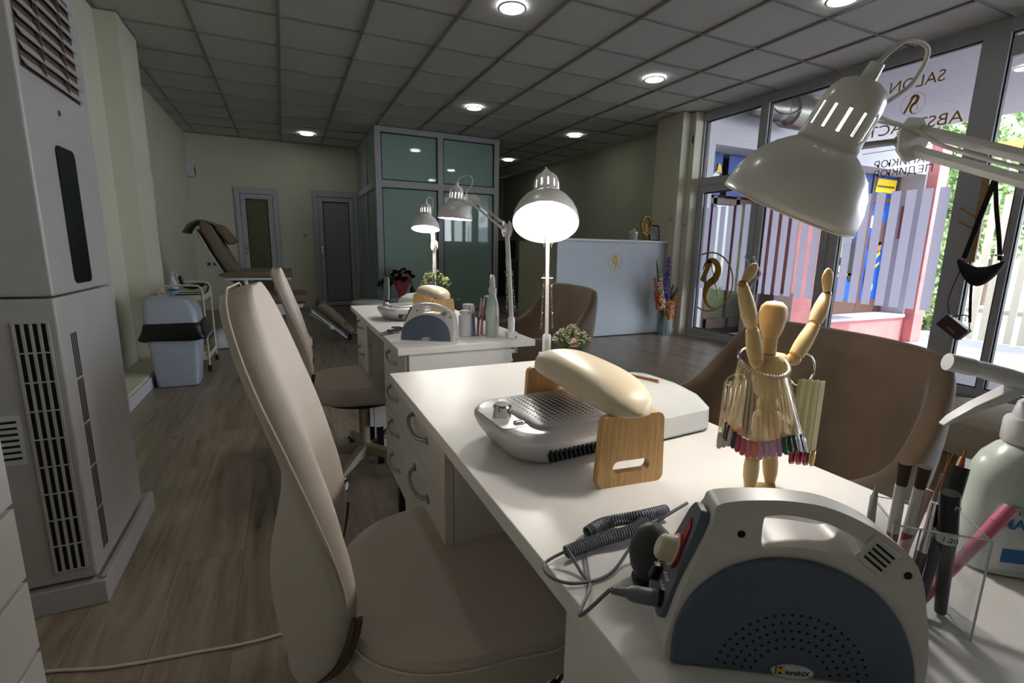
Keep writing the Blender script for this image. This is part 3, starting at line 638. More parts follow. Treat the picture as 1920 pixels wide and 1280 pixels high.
    e = Mh @ Vector((0, 0, .174*k)); sd_ = nd
    cpts = cr([e, e+up*.03*k+sd_*.02*k*loop, e+up*.035*k+sd_*.065*k*loop, e+up*.0*k+sd_*.075*k*loop, e-up*.04*k+sd_*.05*k, joint+side*.012+(up*.01), joint+ax2*-.06+side*.012, elbow+side*.014], 6)
    mesh('power_cord', MB().tube(cpts, .0026*k, 8), 'cord', t)
    ld = bpy.data.lights.new('lamp_bulb', 'POINT'); ld.energy = watts; ld.shadow_soft_size = .022*k; ld.color = (1, .95, .88)
    lo = bpy.data.objects.new('lamp_bulb', ld); COL.objects.link(lo); lo.parent = t; lo.location = (Mh @ Vector((0, 0, .018*k)))-base
    return t
lamp('lit white desk lamp, its bright round opening facing the camera, on the nearest desk', (.650, 1.165, .75), (.655, 1.185, 1.09), (.650, 1.215, 1.155), (.622, 1.14, 1.125), (.27, .50, .80), .086, LAMP_W, .006, side=(.874, -.485, 0), loop=.8)
lamp('white desk lamp with sloping arm at the front corner of the farther desk', (.705, 1.52, .75), (.700, 1.56, 1.125), (.742, 2.04, 1.262), (.680, 2.067, 1.182), (.06, -.02, 1), .074, LAMP_W, .0055)
lamp('smaller lit white desk lamp at the far end of the farther desk', (.735, 2.60, .75), (.742, 2.615, 1.07), (.742, 2.65, 1.20), (.690, 2.60, 1.155), (.10, .22, 1), .074, LAMP_W, .0055)
lamp('large white desk lamp in the upper right foreground with slotted cap', (.715, .05, .75), (.775, .13, 1.088), (.775, .400, 1.210), (.612, .452, 1.116), (.135, -.429, .902), .086, LAMP_W, .0075, side=(-.84, -.52, -.15))
# ------------------------------------------------------------------ beige arm rests
def make_rest(label):
    t = thing('arm_rest', label, 'arm rest')
    sec = []; L_ = .155; W = .047
    N = 14
    for i in range(2*N+1):
        s = -1+i/N; a = abs(s)
        sec.append((s, W*(max(0, 1-a**4.5))**.5, .038*(max(0, 1-a**3.6))**.5))
    rows = []
    for s, wd, h in sec:
        wd = max(wd, .002); h = max(h, .002); y = s*L_
        arch = .006*(1-s*s); r_ = []
        for j in range(20):
            a = 2*PI*j/20; c, q = math.cos(a), math.sin(a)
            z = h*abs(q)**.75 if q > 0 else -.008*min(1, h/.02)*abs(q)**.6
            r_.append(Vector((wd*abs(c)**.75*(1 if c > 0 else -1), y, .100+arch+z)))
        rows.append(r_)
    mesh('cushion', MB().grid(rows, True, True), 'leather', t, subd=1)
    for sg in (-1, 1):
        y = .135*sg; out = rrect(.092, .098, .010, 5, 0, .049)
        # trapezoid bamboo plate with a stadium slot
        bmv = bmesh.new(); 
        o1 = [(x*(1+.10*(1-z/.098)), z) for x, z in out]; sl = rrect(.056, .017, .0084, 6, 0, .027)
        def loop(p): 
            v = [bmv.verts.new((x, 0, z)) for x, z in p]; return [bmv.edges.new((v[i], v[(i+1) % len(v)])) for i in range(len(v))]
        es = loop(o1)+loop(sl); bmesh.ops.triangle_fill(bmv, use_beauty=True, edges=es)
        bad = [f for f in bmv.faces if abs(f.calc_center_median().x) < .027 and abs(f.calc_center_median().z-.027) < .0083]
        bmesh.ops.delete(bmv, geom=bad, context='FACES_ONLY')
        m = MB(); bmv.verts.index_update(); m.add([v.co+Vector((0, y, 0)) for v in bmv.verts], [tuple(v.index for v in f.verts) for f in bmv.faces]); bmv.free()
        mesh('bamboo_leg', m, 'bamboo', t, solid=.012, soff=0, smooth=False)
    return t
r1 = make_rest('cream padded arm rest on bamboo legs over the silver dust collector, foreground')
r1.location = (.414, .615, .75); r1.rotation_euler.z = math.radians(-6)
r2 = copy_tree(r1, loc=(.582, 2.09, .75), rotz=math.radians(3), label='smaller-looking cream arm rest on bamboo legs on the farther desk')
# ------------------------------------------------------------------ nail dust collectors
def make_collector(label):
    t = thing('dust_collector', label, 'nail dust collector')
    def ring(w, d, r, z, cx=0, cy=0): return [Vector((x+cx, y+cy, z)) for x, y in rrect(w, d, r, 8)]
    bd = MB().grid([ring(.15, .15, .05, .002), ring(.168, .166, .055, .006), ring(.196, .190, .055, .028), ring(.206, .198, .055, .040), ring(.206, .198, .055, .046), ring(.196, .188, .05, .052), ring(.176, .168, .042, .054)], True, True)
    mesh('body', bd, 'silver', t, angle=50)
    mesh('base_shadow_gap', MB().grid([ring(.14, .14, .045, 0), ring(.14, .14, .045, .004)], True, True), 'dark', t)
    mesh('perforated_plate', MB().grid([ring(.152, .150, .022, .052, .018), ring(.152, .150, .022, .0585, .018), ring(.146, .144, .02, .060, .018)], True, True), 'silverd', t)
    ho = MB(); nx, ny = 13, 15
    for i in range(nx):
        for j in range(ny):
            x = .018-.060+.120*i/(nx-1); y = -.060+.120*(j+(.5 if i % 2 else 0))/(ny-.5)
            rr = .0036*(1-.6*max(abs(x-.018)/.062, abs(y)/.062)**1.6)
            if rr > .001: ho.lathe([(.0001, .0603), (rr, .0603)], 8, Matrix.Translation((x, y, 0)), cap=False)
    mesh('vent_holes', ho, 'dark', t, recalc=False)
    mesh('knob_well', MB().prism(rrect(.05, .10, .012, 4, -.078, 0), .0500, .0546), MT['silverd'], t, bevel=.001)
    k = mesh('speed_knob', MB().lathe([(.014, .054), (.0135, .066), (.0145, .070), (.0125, .0725), (.001, .0725)], 28, Matrix.Translation((-.078, .005, 0))), 'chrome', t)
    mesh('knob_face', MB().lathe([(.0001, .0729), (.0118, .0729)], 24, Matrix.Translation((-.078, .005, 0)), cap=False), 'black', k, recalc=False)
    mesh('button', MB().box((-.070, -.035, .056), (.016, .010, .004)), 'chrome', t, bevel=.002)
    sl = MB()
    for i in range(19):
        x = -.052+i*.0078; sl.box((x, -.0935, .026), (.0035, .010, .024), M=Matrix.Rotation(math.radians(-32), 3, 'X'))
    mesh('side_vents', sl, 'dark', t)
    return t
d1 = make_collector('silver nail dust collector with perforated plate under the arm rest, foreground')
d1.location = (.366, .648, .75); d1.rotation_euler.z = math.radians(3)
d2 = copy_tree(d1, loc=(.46, 2.12, .75), rotz=math.radians(6), label='silver nail dust collector on the farther desk, left of its arm rest')
# ------------------------------------------------------------------ UV lamps
def make_uv(label):
    t = thing('nail_dryer', label, 'nail lamp')
    def ring(w, d, r, z, cx=0, cy=0): return [Vector((x+cx, y+cy, z)) for x, y in rrect(w, d, r, 6)]
    mesh('housing', MB().grid([ring(.182, .182, .025, .003), ring(.19, .19, .028, .008), ring(.188, .188, .028, .040), ring(.165, .165, .03, .060, -.004), ring(.120, .120, .03, .076, -.008), ring(.06, .06, .02, .081, -.010), ring(.01, .01, .004, .082, -.010)], True, True), 'lgrey', t, angle=28)
    mesh('base', MB().prism(rrect(.176, .176, .02, 5), 0, .004), 'dark', t)
    mesh('copper_strip', MB().tube([(-.012, .03, .0825), (.012, -.032, .0815)], .0042, 10).ball((.012, -.032, .0815), .0042).ball((-.012, .03, .0825), .0042), 'copper', t)
    return t
u1 = make_uv('light grey nail lamp with copper strip behind the arm rest, foreground')
u1.location = (.566, .668, .75); u1.rotation_euler.z = math.radians(4)
u2 = copy_tree(u1, loc=(.62, 2.42, .75), rotz=math.radians(20), label='light grey nail lamp behind the arm rest on the farther desk')
# ------------------------------------------------------------------ drill control units
def arc(cx, cz, rx, rz, a0, a1, n): return [(cx+rx*math.cos(math.radians(a0+(a1-a0)*i/n)), cz+rz*math.sin(math.radians(a0+(a1-a0)*i/n))) for i in range(n+1)]
def make_drill(label):
    t = thing('drill_control_unit', label, 'nail drill unit')
    Fm = Matrix(((1, 0, 0, 0), (0, 0, -1, 0), (0, 1, 0, 0), (0, 0, 0, 1)))     # poly xy -> xz, extrude toward -y ; use negative heights for depth
    D = .075
    outer = [(v.x, v.y) for v in cr([(-.004, .0, 0), (-.004, .020, 0), (.002, .052, 0), (.010, .080, 0), (.017, .105, 0), (.020, .120, 0), (.021, .130, 0), (.031, .1345, 0), (.050, .1375, 0), (.076, .1385, 0), (.106, .1340, 0), (.141, .1170, 0), (.165, .094, 0), (.174, .057, 0), (.178, .022, 0), (.178, 0, 0)], 4)]
    hole = [(v.x, v.y) for v in cr([(.056, .122, 0), (.060, .1255, 0), (.074, .1268, 0), (.099, .1232, 0), (.120, .1140, 0), (.128, .1085, 0), (.126, .1040, 0), (.116, .0985, 0), (.090, .1015, 0), (.070, .1010, 0), (.059, .0990, 0), (.056, .104, 0)], 4, True)]
    bm = bmesh.new()
    def loop(p, y):
        v = [bm.verts.new((x, y, z)) for x, z in p]; return v
    fo, ho = loop(outer, 0), loop(hole, 0)
    E_ = []
    for vs in (fo, ho): E_ += [bm.edges.new((vs[i], vs[(i+1) % len(vs)])) for i in range(len(vs))]
    bmesh.ops.triangle_fill(bm, use_beauty=True, edges=E_)
    import mathutils.geometry as mg
    def inside(p, poly):
        c = False; j = len(poly)-1
        for i in range(len(poly)):
            if (poly[i][1] > p[1]) != (poly[j][1] > p[1]) and p[0] < (poly[j][0]-poly[i][0])*(p[1]-poly[i][1])/(poly[j][1]-poly[i][1])+poly[i][0]: c = not c
            j = i
        return c
    bad = [f for f in bm.faces if inside((f.calc_center_median().x, f.calc_center_median().z), hole)]
    bmesh.ops.delete(bm, geom=bad, context='FACES_ONLY')
    r = bmesh.ops.extrude_face_region(bm, geom=list(bm.faces)); vv = [g_ for g_ in r['geom'] if isinstance(g_, bmesh.types.BMVert)]
    bmesh.ops.translate(bm, verts=vv, vec=(0, D, 0))
    m = MB(); bm.verts.index_update(); m.add([v.co.copy() for v in bm.verts], [tuple(v.index for v in f.verts) for f in bm.faces]); bm.free()
    mesh('housing', m, 'ecream', t, bevel=.0045, seg=3, angle=35)
    # blue half-dome fronts
    dome = [(v.x, v.y) for v in cr([(0.0, .0, 0), (.0005, .030, 0), (.010, .057, 0), (.030, .0785, 0), (.054, .0900, 0), (.079, .0930, 0), (.104, .0890, 0), (.134, .0743, 0), (.155, .0515, 0), (.1665, .0230, 0), (.1700, 0, 0)], 4)]
    mesh('front_cover', MB().prism([(x, z+.001) for x, z in dome], 0, .004, Fm), 'eblue', t, bevel=.003, seg=3)
    mesh('back_cover', MB().prism([(x, z+.001) for x, z in dome], -D-.004, -D, Fm), 'eblue', t, bevel=.003, seg=3)
    hm = MB(); cx, cz = .0845, -.004
    for i, rr in enumerate((.0285, .0345, .0405, .0465, .0525)):
        n_ = (15, 19, 22, 24, 26)[i]
        for k in range(n_):
            a = math.radians(8+164*k/(n_-1)+(i % 2)*1.5); x = cx+rr*1.02*math.cos(a); z = cz+rr*1.05*math.sin(a)
            if rr < .04 and abs(x-cx) < .0 : continue
            if z > .004: hm.lathe([(.0001, 0), (.0012, 0)], 8, Matrix.Translation((x, -.00425, z)) @ Matrix.Rotation(PI/2, 4, 'X'), cap=False)
    mesh('speaker_holes', hm, 'dark', t, recalc=False)
    el = MB().prism([(.0855+.0150*math.cos(a), .0065+.0060*math.sin(a)) for a in [2*PI*i/40 for i in range(40)]], .004, .0052, Fm)
    bd = mesh('badge', el, 'chrome', t, bevel=.0004)
    mesh('badge_face', MB().prism([(.0855+.0138*math.cos(a), .0065+.0050*math.sin(a)) for a in [2*PI*i/40 for i in range(40)]], .0052, .0055, Fm), 'whitep', bd)
    mesh('badge_square', MB().prism([(.0735, .0042), (.0795, .0042), (.0795, .0102), (.0735, .0102)], .0055, .00565, Fm), 'black', bd)
    mesh('badge_lettering', text_mb('M', .0078, Fm @ Matrix.Translation((.0768, .0072, .0058)), .0001, .00015), MT['yellow'], bd, smooth=False)
    mesh('badge_lettering', text_mb('icroNX', .0054, Fm @ Matrix.Translation((.0888, .0062, .0058)), .0001, .0001), 'black', bd, smooth=False)
    # screw recesses
    for x, z in ((.041, .1090), (.1585, .0870)):
        mesh('screw_hole', MB().lathe([(.0001, 0), (.0030, 0)], 16, Matrix.Translation((x, -.0003, z)) @ Matrix.Rotation(PI/2, 4, 'X'), cap=False), 'dark', t, recalc=False)
    # vent slots on the right shoulder
    vm = MB(); vp = MB()
    vp.box((.1365, -.0012, .1010), (.024, .003, .022), M=Matrix.Rotation(math.radians(38), 3, 'Y'))
    for i in range(4):
        c_ = Vector((.1365, -.0030, .1010)) + Vector((.6, 0, .78))*(i-1.5)*.0042
        vm.box(c_, (.016, .0012, .0017), M=Matrix.Rotation(math.radians(40), 3, 'Y'))
    mesh('vent_panel', vp, 'ecream', t, bevel=.001); mesh('vent_slots', vm, 'dark', t)
    # control panel on the left end
    P0, P1 = Vector((-.0062, 0, .016)), Vector((.0165, 0, .126)); d_ = (P1-P0).normalized(); n_ = Vector((-d_.z, 0, d_.x))
    cpn = MB(); W = .052
    Mp = Matrix(((0, d_.x, n_.x, (P0.x+P1.x)/2), (1, d_.y, n_.y, D/2), (0, d_.z, n_.z, (P0.z+P1.z)/2), (0, 0, 0, 1)))    # x = depth, y = up the face, z = out
    def onp(x, y, z=0): return Mp @ Vector((x, y, z))
    cpn.prism(rrect(W, .102, .012, 6), -.004, .0035, Mp)
    pn = mesh('control_panel', cpn, 'egrey', t, bevel=.0008)
    mesh('display', MB().prism([(-.013, .014), (.0, .020), (.0, .038), (-.013, .032)], .0035, .0045, Mp), 'red', pn)
    kb = mesh('speed_knob', MB().lathe([(.0150, .004), (.0150, .006), (.0130, .007), (.0118, .0165), (.0095, .0185), (.001, .0185)], 28, Mp @ Matrix.Translation((.0, .004, 0))), 'ecream2', pn)
    mesh('knob_collar', MB().lathe([(.0160, .0036), (.0160, .0055), (.012, .0057)], 28, Mp @ Matrix.Translation((.0, .004, 0))), 'red', kb)
    sy = MB()
    for k in range(6): sy.box(onp(-.012+.005*(k % 3), -.020-.009*(k//3), .0037), (.003, .0008, .003), M=Mp.to_3x3())
    mesh('printed_marks', sy, MT['whitep'], pn)
    mesh('socket', MB().lathe([(.0075, .003), (.0075, .007), (.005, .0072), (.005, .004)], 20, Mp @ Matrix.Translation((-.012, -.038, 0))), 'black', pn)
    mesh('switch_lever', MB().box(onp(.014, -.030, .006), (.010, .016, .008), M=Mp.to_3x3()), 'black', pn, bevel=.002)
    # plug and dark grip
    pl = MB(); c = onp(-.012, -.038, 0)
    Mq = frame(c, (0, 1, 0), (.15, 0, -.98)) ; n2 = (n_+Vector((0, -.10, -.05))).normalized(); Mq = frame(c, n2.orthogonal(), n2.cross(n2.orthogonal()))
    pl.lathe([(.0062, .005), (.0070, .008), (.0070, .024), (.0055, .029), (.0040, .031), (.0028, .044)], 18, Mq)
    mesh('plug', pl, 'cable', t)
    def wf(v):
        k = max(0, min(1, v.z/.1385))**1.5; o_ = .030*k
        y = v.y*(1-.055*k/D)+o_ if v.y >= 0 else v.y+o_
        return Vector((v.x+.40*o_, y, v.z-.53*o_))
    def walk(o):
        for c_ in o.children:
            for v in c_.data.vertices: v.co = wf(v.co)
            walk(c_)
    walk(t)
    t['_plug'] = list(Mq @ Vector((0, 0, .043)))
    return t
MT['yellow'] = mat('yellow_print', 'd8b81c', .5)
e1 = make_drill('large blue-grey and cream nail drill unit in the foreground, bottom right')
e1.location = (.2465, .2345, .75); e1.rotation_euler.z = math.atan2(-.523, .852)
pe1 = Vector(e1['_plug']); del e1['_plug']
e2 = copy_tree(e1, loc=(.340, 1.612, .75), label='blue-grey and cream nail drill unit on the farther desk')
R1 = Matrix.Rotation(e1.rotation_euler.z, 4, 'Z')
def lw(p): return e1.location + R1 @ Vector(p)
pw = lw(pe1)
def cord_thing(name, label, pts, r, m='cable', n=6, **k):
    o = mesh(name, MB().tube(cr(pts, n), r, 8), m); return tag(o, label, 'cord', **k)
h = .7535
cb = MB().tube(cr([pw, (pw.x-.02, pw.y+.012, .764), (.235, .325, h), (.238, .345, h), (.236, .368, .765)], 6), .0016, 8)
cb.tube(cr([(.375, .352, .792), (.335, .347, .785), (.300, .345, .768), (.262, .332, h), (.224, .334, h), (.208, .352, h), (.213, .371, h), (.240, .372, .760)], 7), .0016, 8)
def coil(mb, pts, R, pitch, r=.0013):
    P = cr(pts, 30); L = [0]
    for i in range(1, len(P)): L.append(L[-1]+(P[i]-P[i-1]).length)
    n = int(L[-1]/pitch*9); out = []; up = Vector((0, 0, 1))
    for k in range(n+1):
        s = L[-1]*k/n; i = max(j for j in range(len(L)) if L[j] <= s+1e-9); i = min(i, len(P)-2)
        f = (s-L[i])/max(1e-9, L[i+1]-L[i]); p = P[i].lerp(P[i+1], f); t = (P[i+1]-P[i]).normalized(); u = t.cross(up).normalized(); v = u.cross(t); a = 2*PI*k/9
        out.append(p+(u*math.cos(a)+v*math.sin(a))*R)
    mb.tube(out, r, 5)
coil(cb, [(.237, .371, .7585), (.275, .375, .7585), (.320, .372, .762), (.355, .390, .7585)], .0058, .0030)
coil(cb, [(.276, .392, .7585), (.305, .400, .7585), (.345, .388, .7640), (.385, .392, .7600)], .0058, .0030)
cb.tube(cr([(.276, .392, .7585), (.268, .385, .754), (.255, .362, .754), (.238, .330, .754)], 5), .0013, 6)
tag(mesh('coiled_cord', cb, 'cable'), 'coiled dark grey cord lying on the desk beside the large drill unit', 'cord')
gp = thing('handpiece_rest', 'dark rubber handpiece holder behind the knob of the large drill unit', 'holder', (.293, .312, .75))
mesh('holder_body', MB().ball((0, 0, .030), .026, 16, (.8, .8, 1.15)), 'egrip' if 'egrip' in MT else MT.setdefault('egrip', mat('dark_grey_grip', '2b2a2b', .5)), gp)
mesh('holder_foot', MB().lathe([(.016, 0), (.017, .004), (.010, .006)], 20), MT['egrip'], gp)
cb = MB().tube(cr([(.325, 1.672, .762), (.29, 1.70, .754), (.295, 1.745, .754), (.33, 1.73, .754), (.35, 1.70, .758), (.31, 1.72, .757), (.315, 1.76, .756), (.36, 1.75, .756)], 6), .002, 7)
coil(cb, [(.32, 1.75, .758), (.36, 1.77, .758), (.40, 1.75, .758)], .0055, .0032)
tag(mesh('coiled_cord', cb, 'cable'), 'coiled grey cord beside the drill unit on the farther desk', 'cord')
# ------------------------------------------------------------------ wooden artist mannequin holding swatch rings
mn = wthing('wooden_mannequin', 'jointed wooden artist mannequin with raised arms wearing nail swatch rings', 'mannequin', (.545, .395, .75))
def limb(a, b, r0, rm, r1, m=None):
    m = m or MB(); a, b = Vector(a), Vector(b); return m.tube([a, a.lerp(b, .04), a.lerp(b, .3), a.lerp(b, .6), a.lerp(b, .96), b], [r0*.7, r0, rm, rm*.95, r1, r1*.7], 16)
yM = .395
hd = MB(); Mh = Matrix.Translation((.533, yM, .942))
hd.lathe([(.007, .012), (.009, .0135), (.013, .025), (.0155, .037), (.0160, .044), (.0140, .052), (.009, .057), (.001, .0585)], 24, Mh)
mesh('head', hd, 'woodm', mn)
mesh('neck', MB().lathe([(.0085, -.006), (.0085, .0125)], 20, Mh), 'woodm', mn)
ty = MB()
def oval(z, w, d, n=24): return [Vector((.538+w*math.cos(2*PI*i/n)+(.95-z)*.07, yM+d*math.sin(2*PI*i/n), z)) for i in range(n)]
mesh('chest', MB().grid([oval(.936, .008, .008), oval(.934, .020, .012), oval(.926, .0285, .0155), oval(.905, .027, .016), (oval(.885, .021, .014)), oval(.878, .012, .010)], True, True), 'woodm', mn)
mesh('waist', MB().ball((.5425, yM, .869), .0125, 14), 'woodm', mn)
mesh('pelvis', MB().grid([oval(.862, .012, .010), oval(.856, .019, .014), oval(.835, .022, .015), oval(.822, .018, .012)], True, True), 'woodm', mn)
def arm(sh, el, wr, hand, nm):
    up_ = mesh('upper_arm', limb(sh, el, .0085, .0095, .0075), 'woodm', mn)
    mesh('elbow_joint', MB().ball(el, .0065, 12), 'woodm', mn)
    mesh('forearm', limb(Vector(el)+(Vector(wr)-Vector(el))*.06, wr, .0075, .0090, .0060), 'woodm', mn)
    mesh('wrist_joint', MB().ball(wr, .0055, 12), MT['copper'], mn)
    w, h_ = Vector(wr), Vector(hand); ax = (h_-w).normalized(); rows = []
    s = ax.cross(Vector((.4, .9, 0))).normalized(); q = ax.cross(s); L_ = (h_-w).length
    for f, ww in ((.06, .0035), (.25, .0055), (.5, .0072), (.75, .0068), (.92, .004), (1.0, .0012)):
        rows.append([w+ax*L_*f+s*ww*math.cos(2*PI*i/14)+q*min(ww, .0032)*math.sin(2*PI*i/14) for i in range(14)])
    mesh('hand', MB().grid(rows, True, True), 'woodm', mn)
arm((.512, yM, .930), (.497, yM-.002, .968), (.475, yM, 1.021), (.489, yM-.004, 1.045), 'l')
arm((.567, yM-.012, .932), (.592, yM-.014, .970), (.611, yM-.012, 1.008), (.601, yM-.016, 1.040), 'r')
mesh('shoulder_joint', MB().ball((.513, yM, .928), .0088, 12), 'woodm', mn); mesh('shoulder_joint', MB().ball((.567, yM-.010, .928), .0088, 12), 'woodm', mn)
for hx, kx, fx, fy in ((.535, .5265, .527, 0), (.556, .560, .566, 0)):
    mesh('thigh', limb((hx, yM, .826), (kx, yM, .806), .011, .0105, .0085), 'woodm', mn)
    mesh('knee_joint', MB().ball((kx, yM, .803), .0075, 12), 'woodm', mn)
    mesh('shin', limb((kx, yM, .800), (fx, yM, .757), .0085, .0095, .0062), 'woodm', mn)
    fb = MB(); rows = []
    for f, ww, zz in ((-.3, .004, .756), (0, .008, .760), (.4, .009, .757), (.8, .008, .754), (1.0, .003, .752)):
        c = Vector((fx-.016*f, yM-.012*f, 0)); rows.append([Vector((c.x+ww*math.cos(2*PI*i/12)*.8, c.y+ww*math.sin(2*PI*i/12)*.8, .7512+(zz-.7512+.002)*(.5+.5*math.sin(2*PI*i/12+1)))) for i in range(12)])
    mesh('foot', fb.grid(rows, True, True), 'woodm', mn)
mesh('support_rod', MB().tube([(.548, yM+.008, .752), (.548, yM+.008, .83)], .0015), 'steel', mn)
mesh('stand_base', MB().lathe([(.017, 0), (.018, .001), (.018, .004), (.016, .005)], 36, Matrix.Translation((.550, yM-.004, .7502))), 'woodm', mn)
# clear fan of nail tips hanging round the body
tipcols = ['d9d9dc', '2a2022', '3a2a2c', 'b9a8a0', '2b2b30', 'a8455a', 'c4607a', 'd17a86', 'e0836f', 'd79aa6', 'c9a0b4', 'cf9fb8', 'b98ca8', '1f5a45', '13392f', '16231f', 'd8d8dc', '10131f', 'c8ccd6', '8d97a8', '144d4a', 'bcd0d0', '123a36', '0f3029', 'd6d0c8', '7c6a62', 'c0445c', '8a8f96', 'e0d8d0', '3c4a58']
TC = {}
def tipmat(c):
    if c not in TC: TC[c] = mat('nail_colour_'+str(len(TC)), c, .15, coat=.5)
    return TC[c]
sr = wthing('swatch_ring', 'clear ring of long nail colour tips worn like a dress by the mannequin', 'nail swatch ring', (.535, .395, .93))
cx, cy, cz = .518, yM-.006, .9275
rp = []
for i in range(48):
    a = 2*PI*i/48; rp.append(Vector((cx+.0305*math.cos(a), cy+.026*math.sin(a), cz+.012*math.sin(a)+.003*math.cos(a))))
mesh('ring', MB().tube(rp, .0016, 8, closed=True), 'chrome', sr)
hub = MB()
for i in range(0, 48):
    a = 2*PI*i/48
    if math.sin(a) < .35: hub.ball(rp[i], .0036, 6)
mesh('tip_collars', hub, 'cleartip', sr)
nT = 34
for i in range(nT):
    a = math.radians(150+260*i/(nT-1)); a = a
    top = Vector((cx+.0305*math.cos(a), cy+.026*math.sin(a), cz+.012*math.sin(a)-.002))
    sp = 1.78 if math.sin(a) < .3 else 1.5
    bot = Vector((cx+.012+.052*math.cos(a), cy-.002+.040*math.sin(a), .842+.006*math.sin(a*3)-.004*math.cos(a)))
    ax = (bot-top).normalized(); s = Vector((-math.sin(a), math.cos(a), 0)); s = (s-ax*s.dot(ax)).normalized(); n_ = ax.cross(s)
    L_ = (bot-top).length; m = MB()
    m.grid([[top+ax*L_*f+s*w_*.5*u+n_*e for u, e in ((-1, -.0003), (1, -.0003), (1, .0003), (-1, .0003))] for f, w_ in ((0, .0035), (.5, .003), (.85, .0032), (1, .0066))], True, True)
    st = mesh('tip_stick', m, 'cleartip', sr)
    tp = MB(); rows = []
    for f, w_ in ((0, .0056), (.3, .0068), (.7, .0070), (.92, .0058), (1.0, .003)):
        p = bot+ax*.021*f; rows.append([p+s*w_*.5*u+n_*(.0012*(1-u*u)) for u in (-1, -.5, 0, .5, 1)])
    mesh('colour_tip', tp.grid(rows), tipmat(tipcols[i % len(tipcols)]), st, solid=.0006)
# second ring hanging from the raised arm
s2 = wthing('swatch_ring', 'metal ring of cream swatch sticks with red tips on the mannequin arm', 'nail swatch ring', (.575, .385, .92))
rc = Vector((.577, .380, .915)); mesh('ring', MB().tube([rc+Vector((.0165*math.cos(a), -.006*math.cos(a), .0205*math.sin(a))) for a in [2*PI*i/40 for i in range(40)]], .0011, 8, closed=True), 'chrome', s2)
MT['ivory'] = mat('ivory_plastic', 'd9cfa6', .35)
for i in range(7):
    x = .5670+.0030*i; y = .3720-.0025*i+.002*(i % 2); top = Vector((x, y, .9005+.0008*i)); z1 = .815
    m = MB().grid([[Vector((top.x+w_*u, top.y+e, z)) for u, e in ((-1, -.0007), (1, -.0007), (1, .0007), (-1, .0007))] for z, w_ in ((.905, .0045), (.895, .005), (.86, .005), (z1, .0050))], True, True)
    st = mesh('swatch_stick', m, 'ivory', s2)
    rows = []
    for f, w_ in ((0, .0048), (.4, .0054), (.8, .005), (1, .003)): rows.append([Vector((x+w_*u, y-.001-.0014*(1-u*u), z1-.020*f)) for u in (-1, -.5, 0, .5, 1)])
    mesh('colour_tip', MB().grid(rows), tipmat(['9e2230', 'a01f3c', 'b0213f', 'c02a48', 'a81f38', '55504e', 'c9a21c'][i]), st, solid=.0008)
# third little cluster of tips behind the skirt
s3 = wthing('swatch_ring', 'small bunch of pale and striped nail tips low behind the mannequin skirt', 'nail swatch ring', (.50, .41, .83))
for i in range(5):
    x = .484+.0085*i; m = MB().grid([[Vector((x+w_*u, .412, z)) for u in (-1, 1)] for z, w_ in ((.90, .0025), (.835, .004))]); st = mesh('tip_stick', m, 'cleartip', s3, solid=.0006)
    rows = [[Vector((x+w_*u, .4115-.001*(1-u*u), .835-.022*f)) for u in (-1, -.5, 0, .5, 1)] for f, w_ in ((0, .0045), (.5, .0052), (.85, .005), (1, .003))]
    mesh('colour_tip', MB().grid(rows), tipmat(['cfc9be', 'b9b5ac', '6d9a72', 'c9413c', 'b23a4a'][i]), st, solid=.0008)
mesh('ring', MB().tube([Vector((.502+.016*math.cos(a), .412, .900+.008*math.sin(a))) for a in [2*PI*i/30 for i in range(30)]], .001, 6, closed=True), 'chrome', s3)
# ------------------------------------------------------------------ acrylic brush holder and brushes
ho = thing('brush_holder', 'clear square acrylic holder of brushes beside the large drill unit', 'brush holder', (.480, .191, .75), math.radians(-44))
W2, D2, Hh, th = .064, .052, .090, .0022
m = MB(); m.bx(-W2/2, W2/2, -D2/2, -D2/2+th, 0, Hh).bx(-W2/2, W2/2, D2/2-th, D2/2, 0, Hh).bx(-W2/2, -W2/2+th, -D2/2+th, D2/2-th, 0, Hh).bx(W2/2-th, W2/2, -D2/2+th, D2/2-th, 0, Hh).bx(-W2/2+th, W2/2-th, -D2/2+th, D2/2-th, 0, th)
mesh('box', m, 'acryl', ho, smooth=False)
MT['edge'] = mat('polished_acrylic_edge', 'b9bdbf', .2)
e = MB(); q = .0008
for z in (Hh, ): e.bx(-W2/2, W2/2, -D2/2-q/2, -D2/2+q, z-q, z).bx(-W2/2, W2/2, D2/2-q, D2/2, z-q, z).bx(-W2/2, -W2/2+q, -D2/2, D2/2, z-q, z).bx(W2/2-q, W2/2, -D2/2, D2/2, z-q, z)
for sx in (-1, 1):
    for sy in (-1, 1): e.box((sx*W2/2, sy*D2/2, Hh/2), (q*1.4, q*1.4, Hh))
mesh('polished_edges', e, 'edge', ho)
def stick(name, label, cat, a, b, secs, group=None):
    """secs: (part, material, f0, r0, f1, r1)"""
    a, b = Vector(a), Vector(b); t = wthing(name, label, cat, a, group)
    for part, m_, f0, r0, f1, r1 in secs: mesh(part, MB().tube([a.lerp(b, f0), a.lerp(b, f1)], [r0, r1], 14), m_, t)
    return t
MT['ferr'] = mat('white_ferrule', 'b9b6b2', .3, .3); MT['redh'] = mat('dark_red_handle', '8c1420', .3); MT['bris'] = mat('brown_bristle', '3c2c24', .9); MT['pinkh'] = mat('pink_handle', 'd0708c', .35); MT['palep'] = mat('pale_pink_handle', 'c99aa4', .35); MT['orange'] = mat('orange_bristle', 'b4521c', .7)
def brush(label, a, b, hm='redh', r=.0042, g='brushes in the acrylic holder'):
    return stick('makeup_brush', label, 'brush', a, b, [('handle', hm, 0, r*.6, .55, r), ('ferrule', 'ferr', .55, r*1.02, .86, r*.95), ('bristles', 'bris', .86, r*.9, 1, r*1.15)], g)
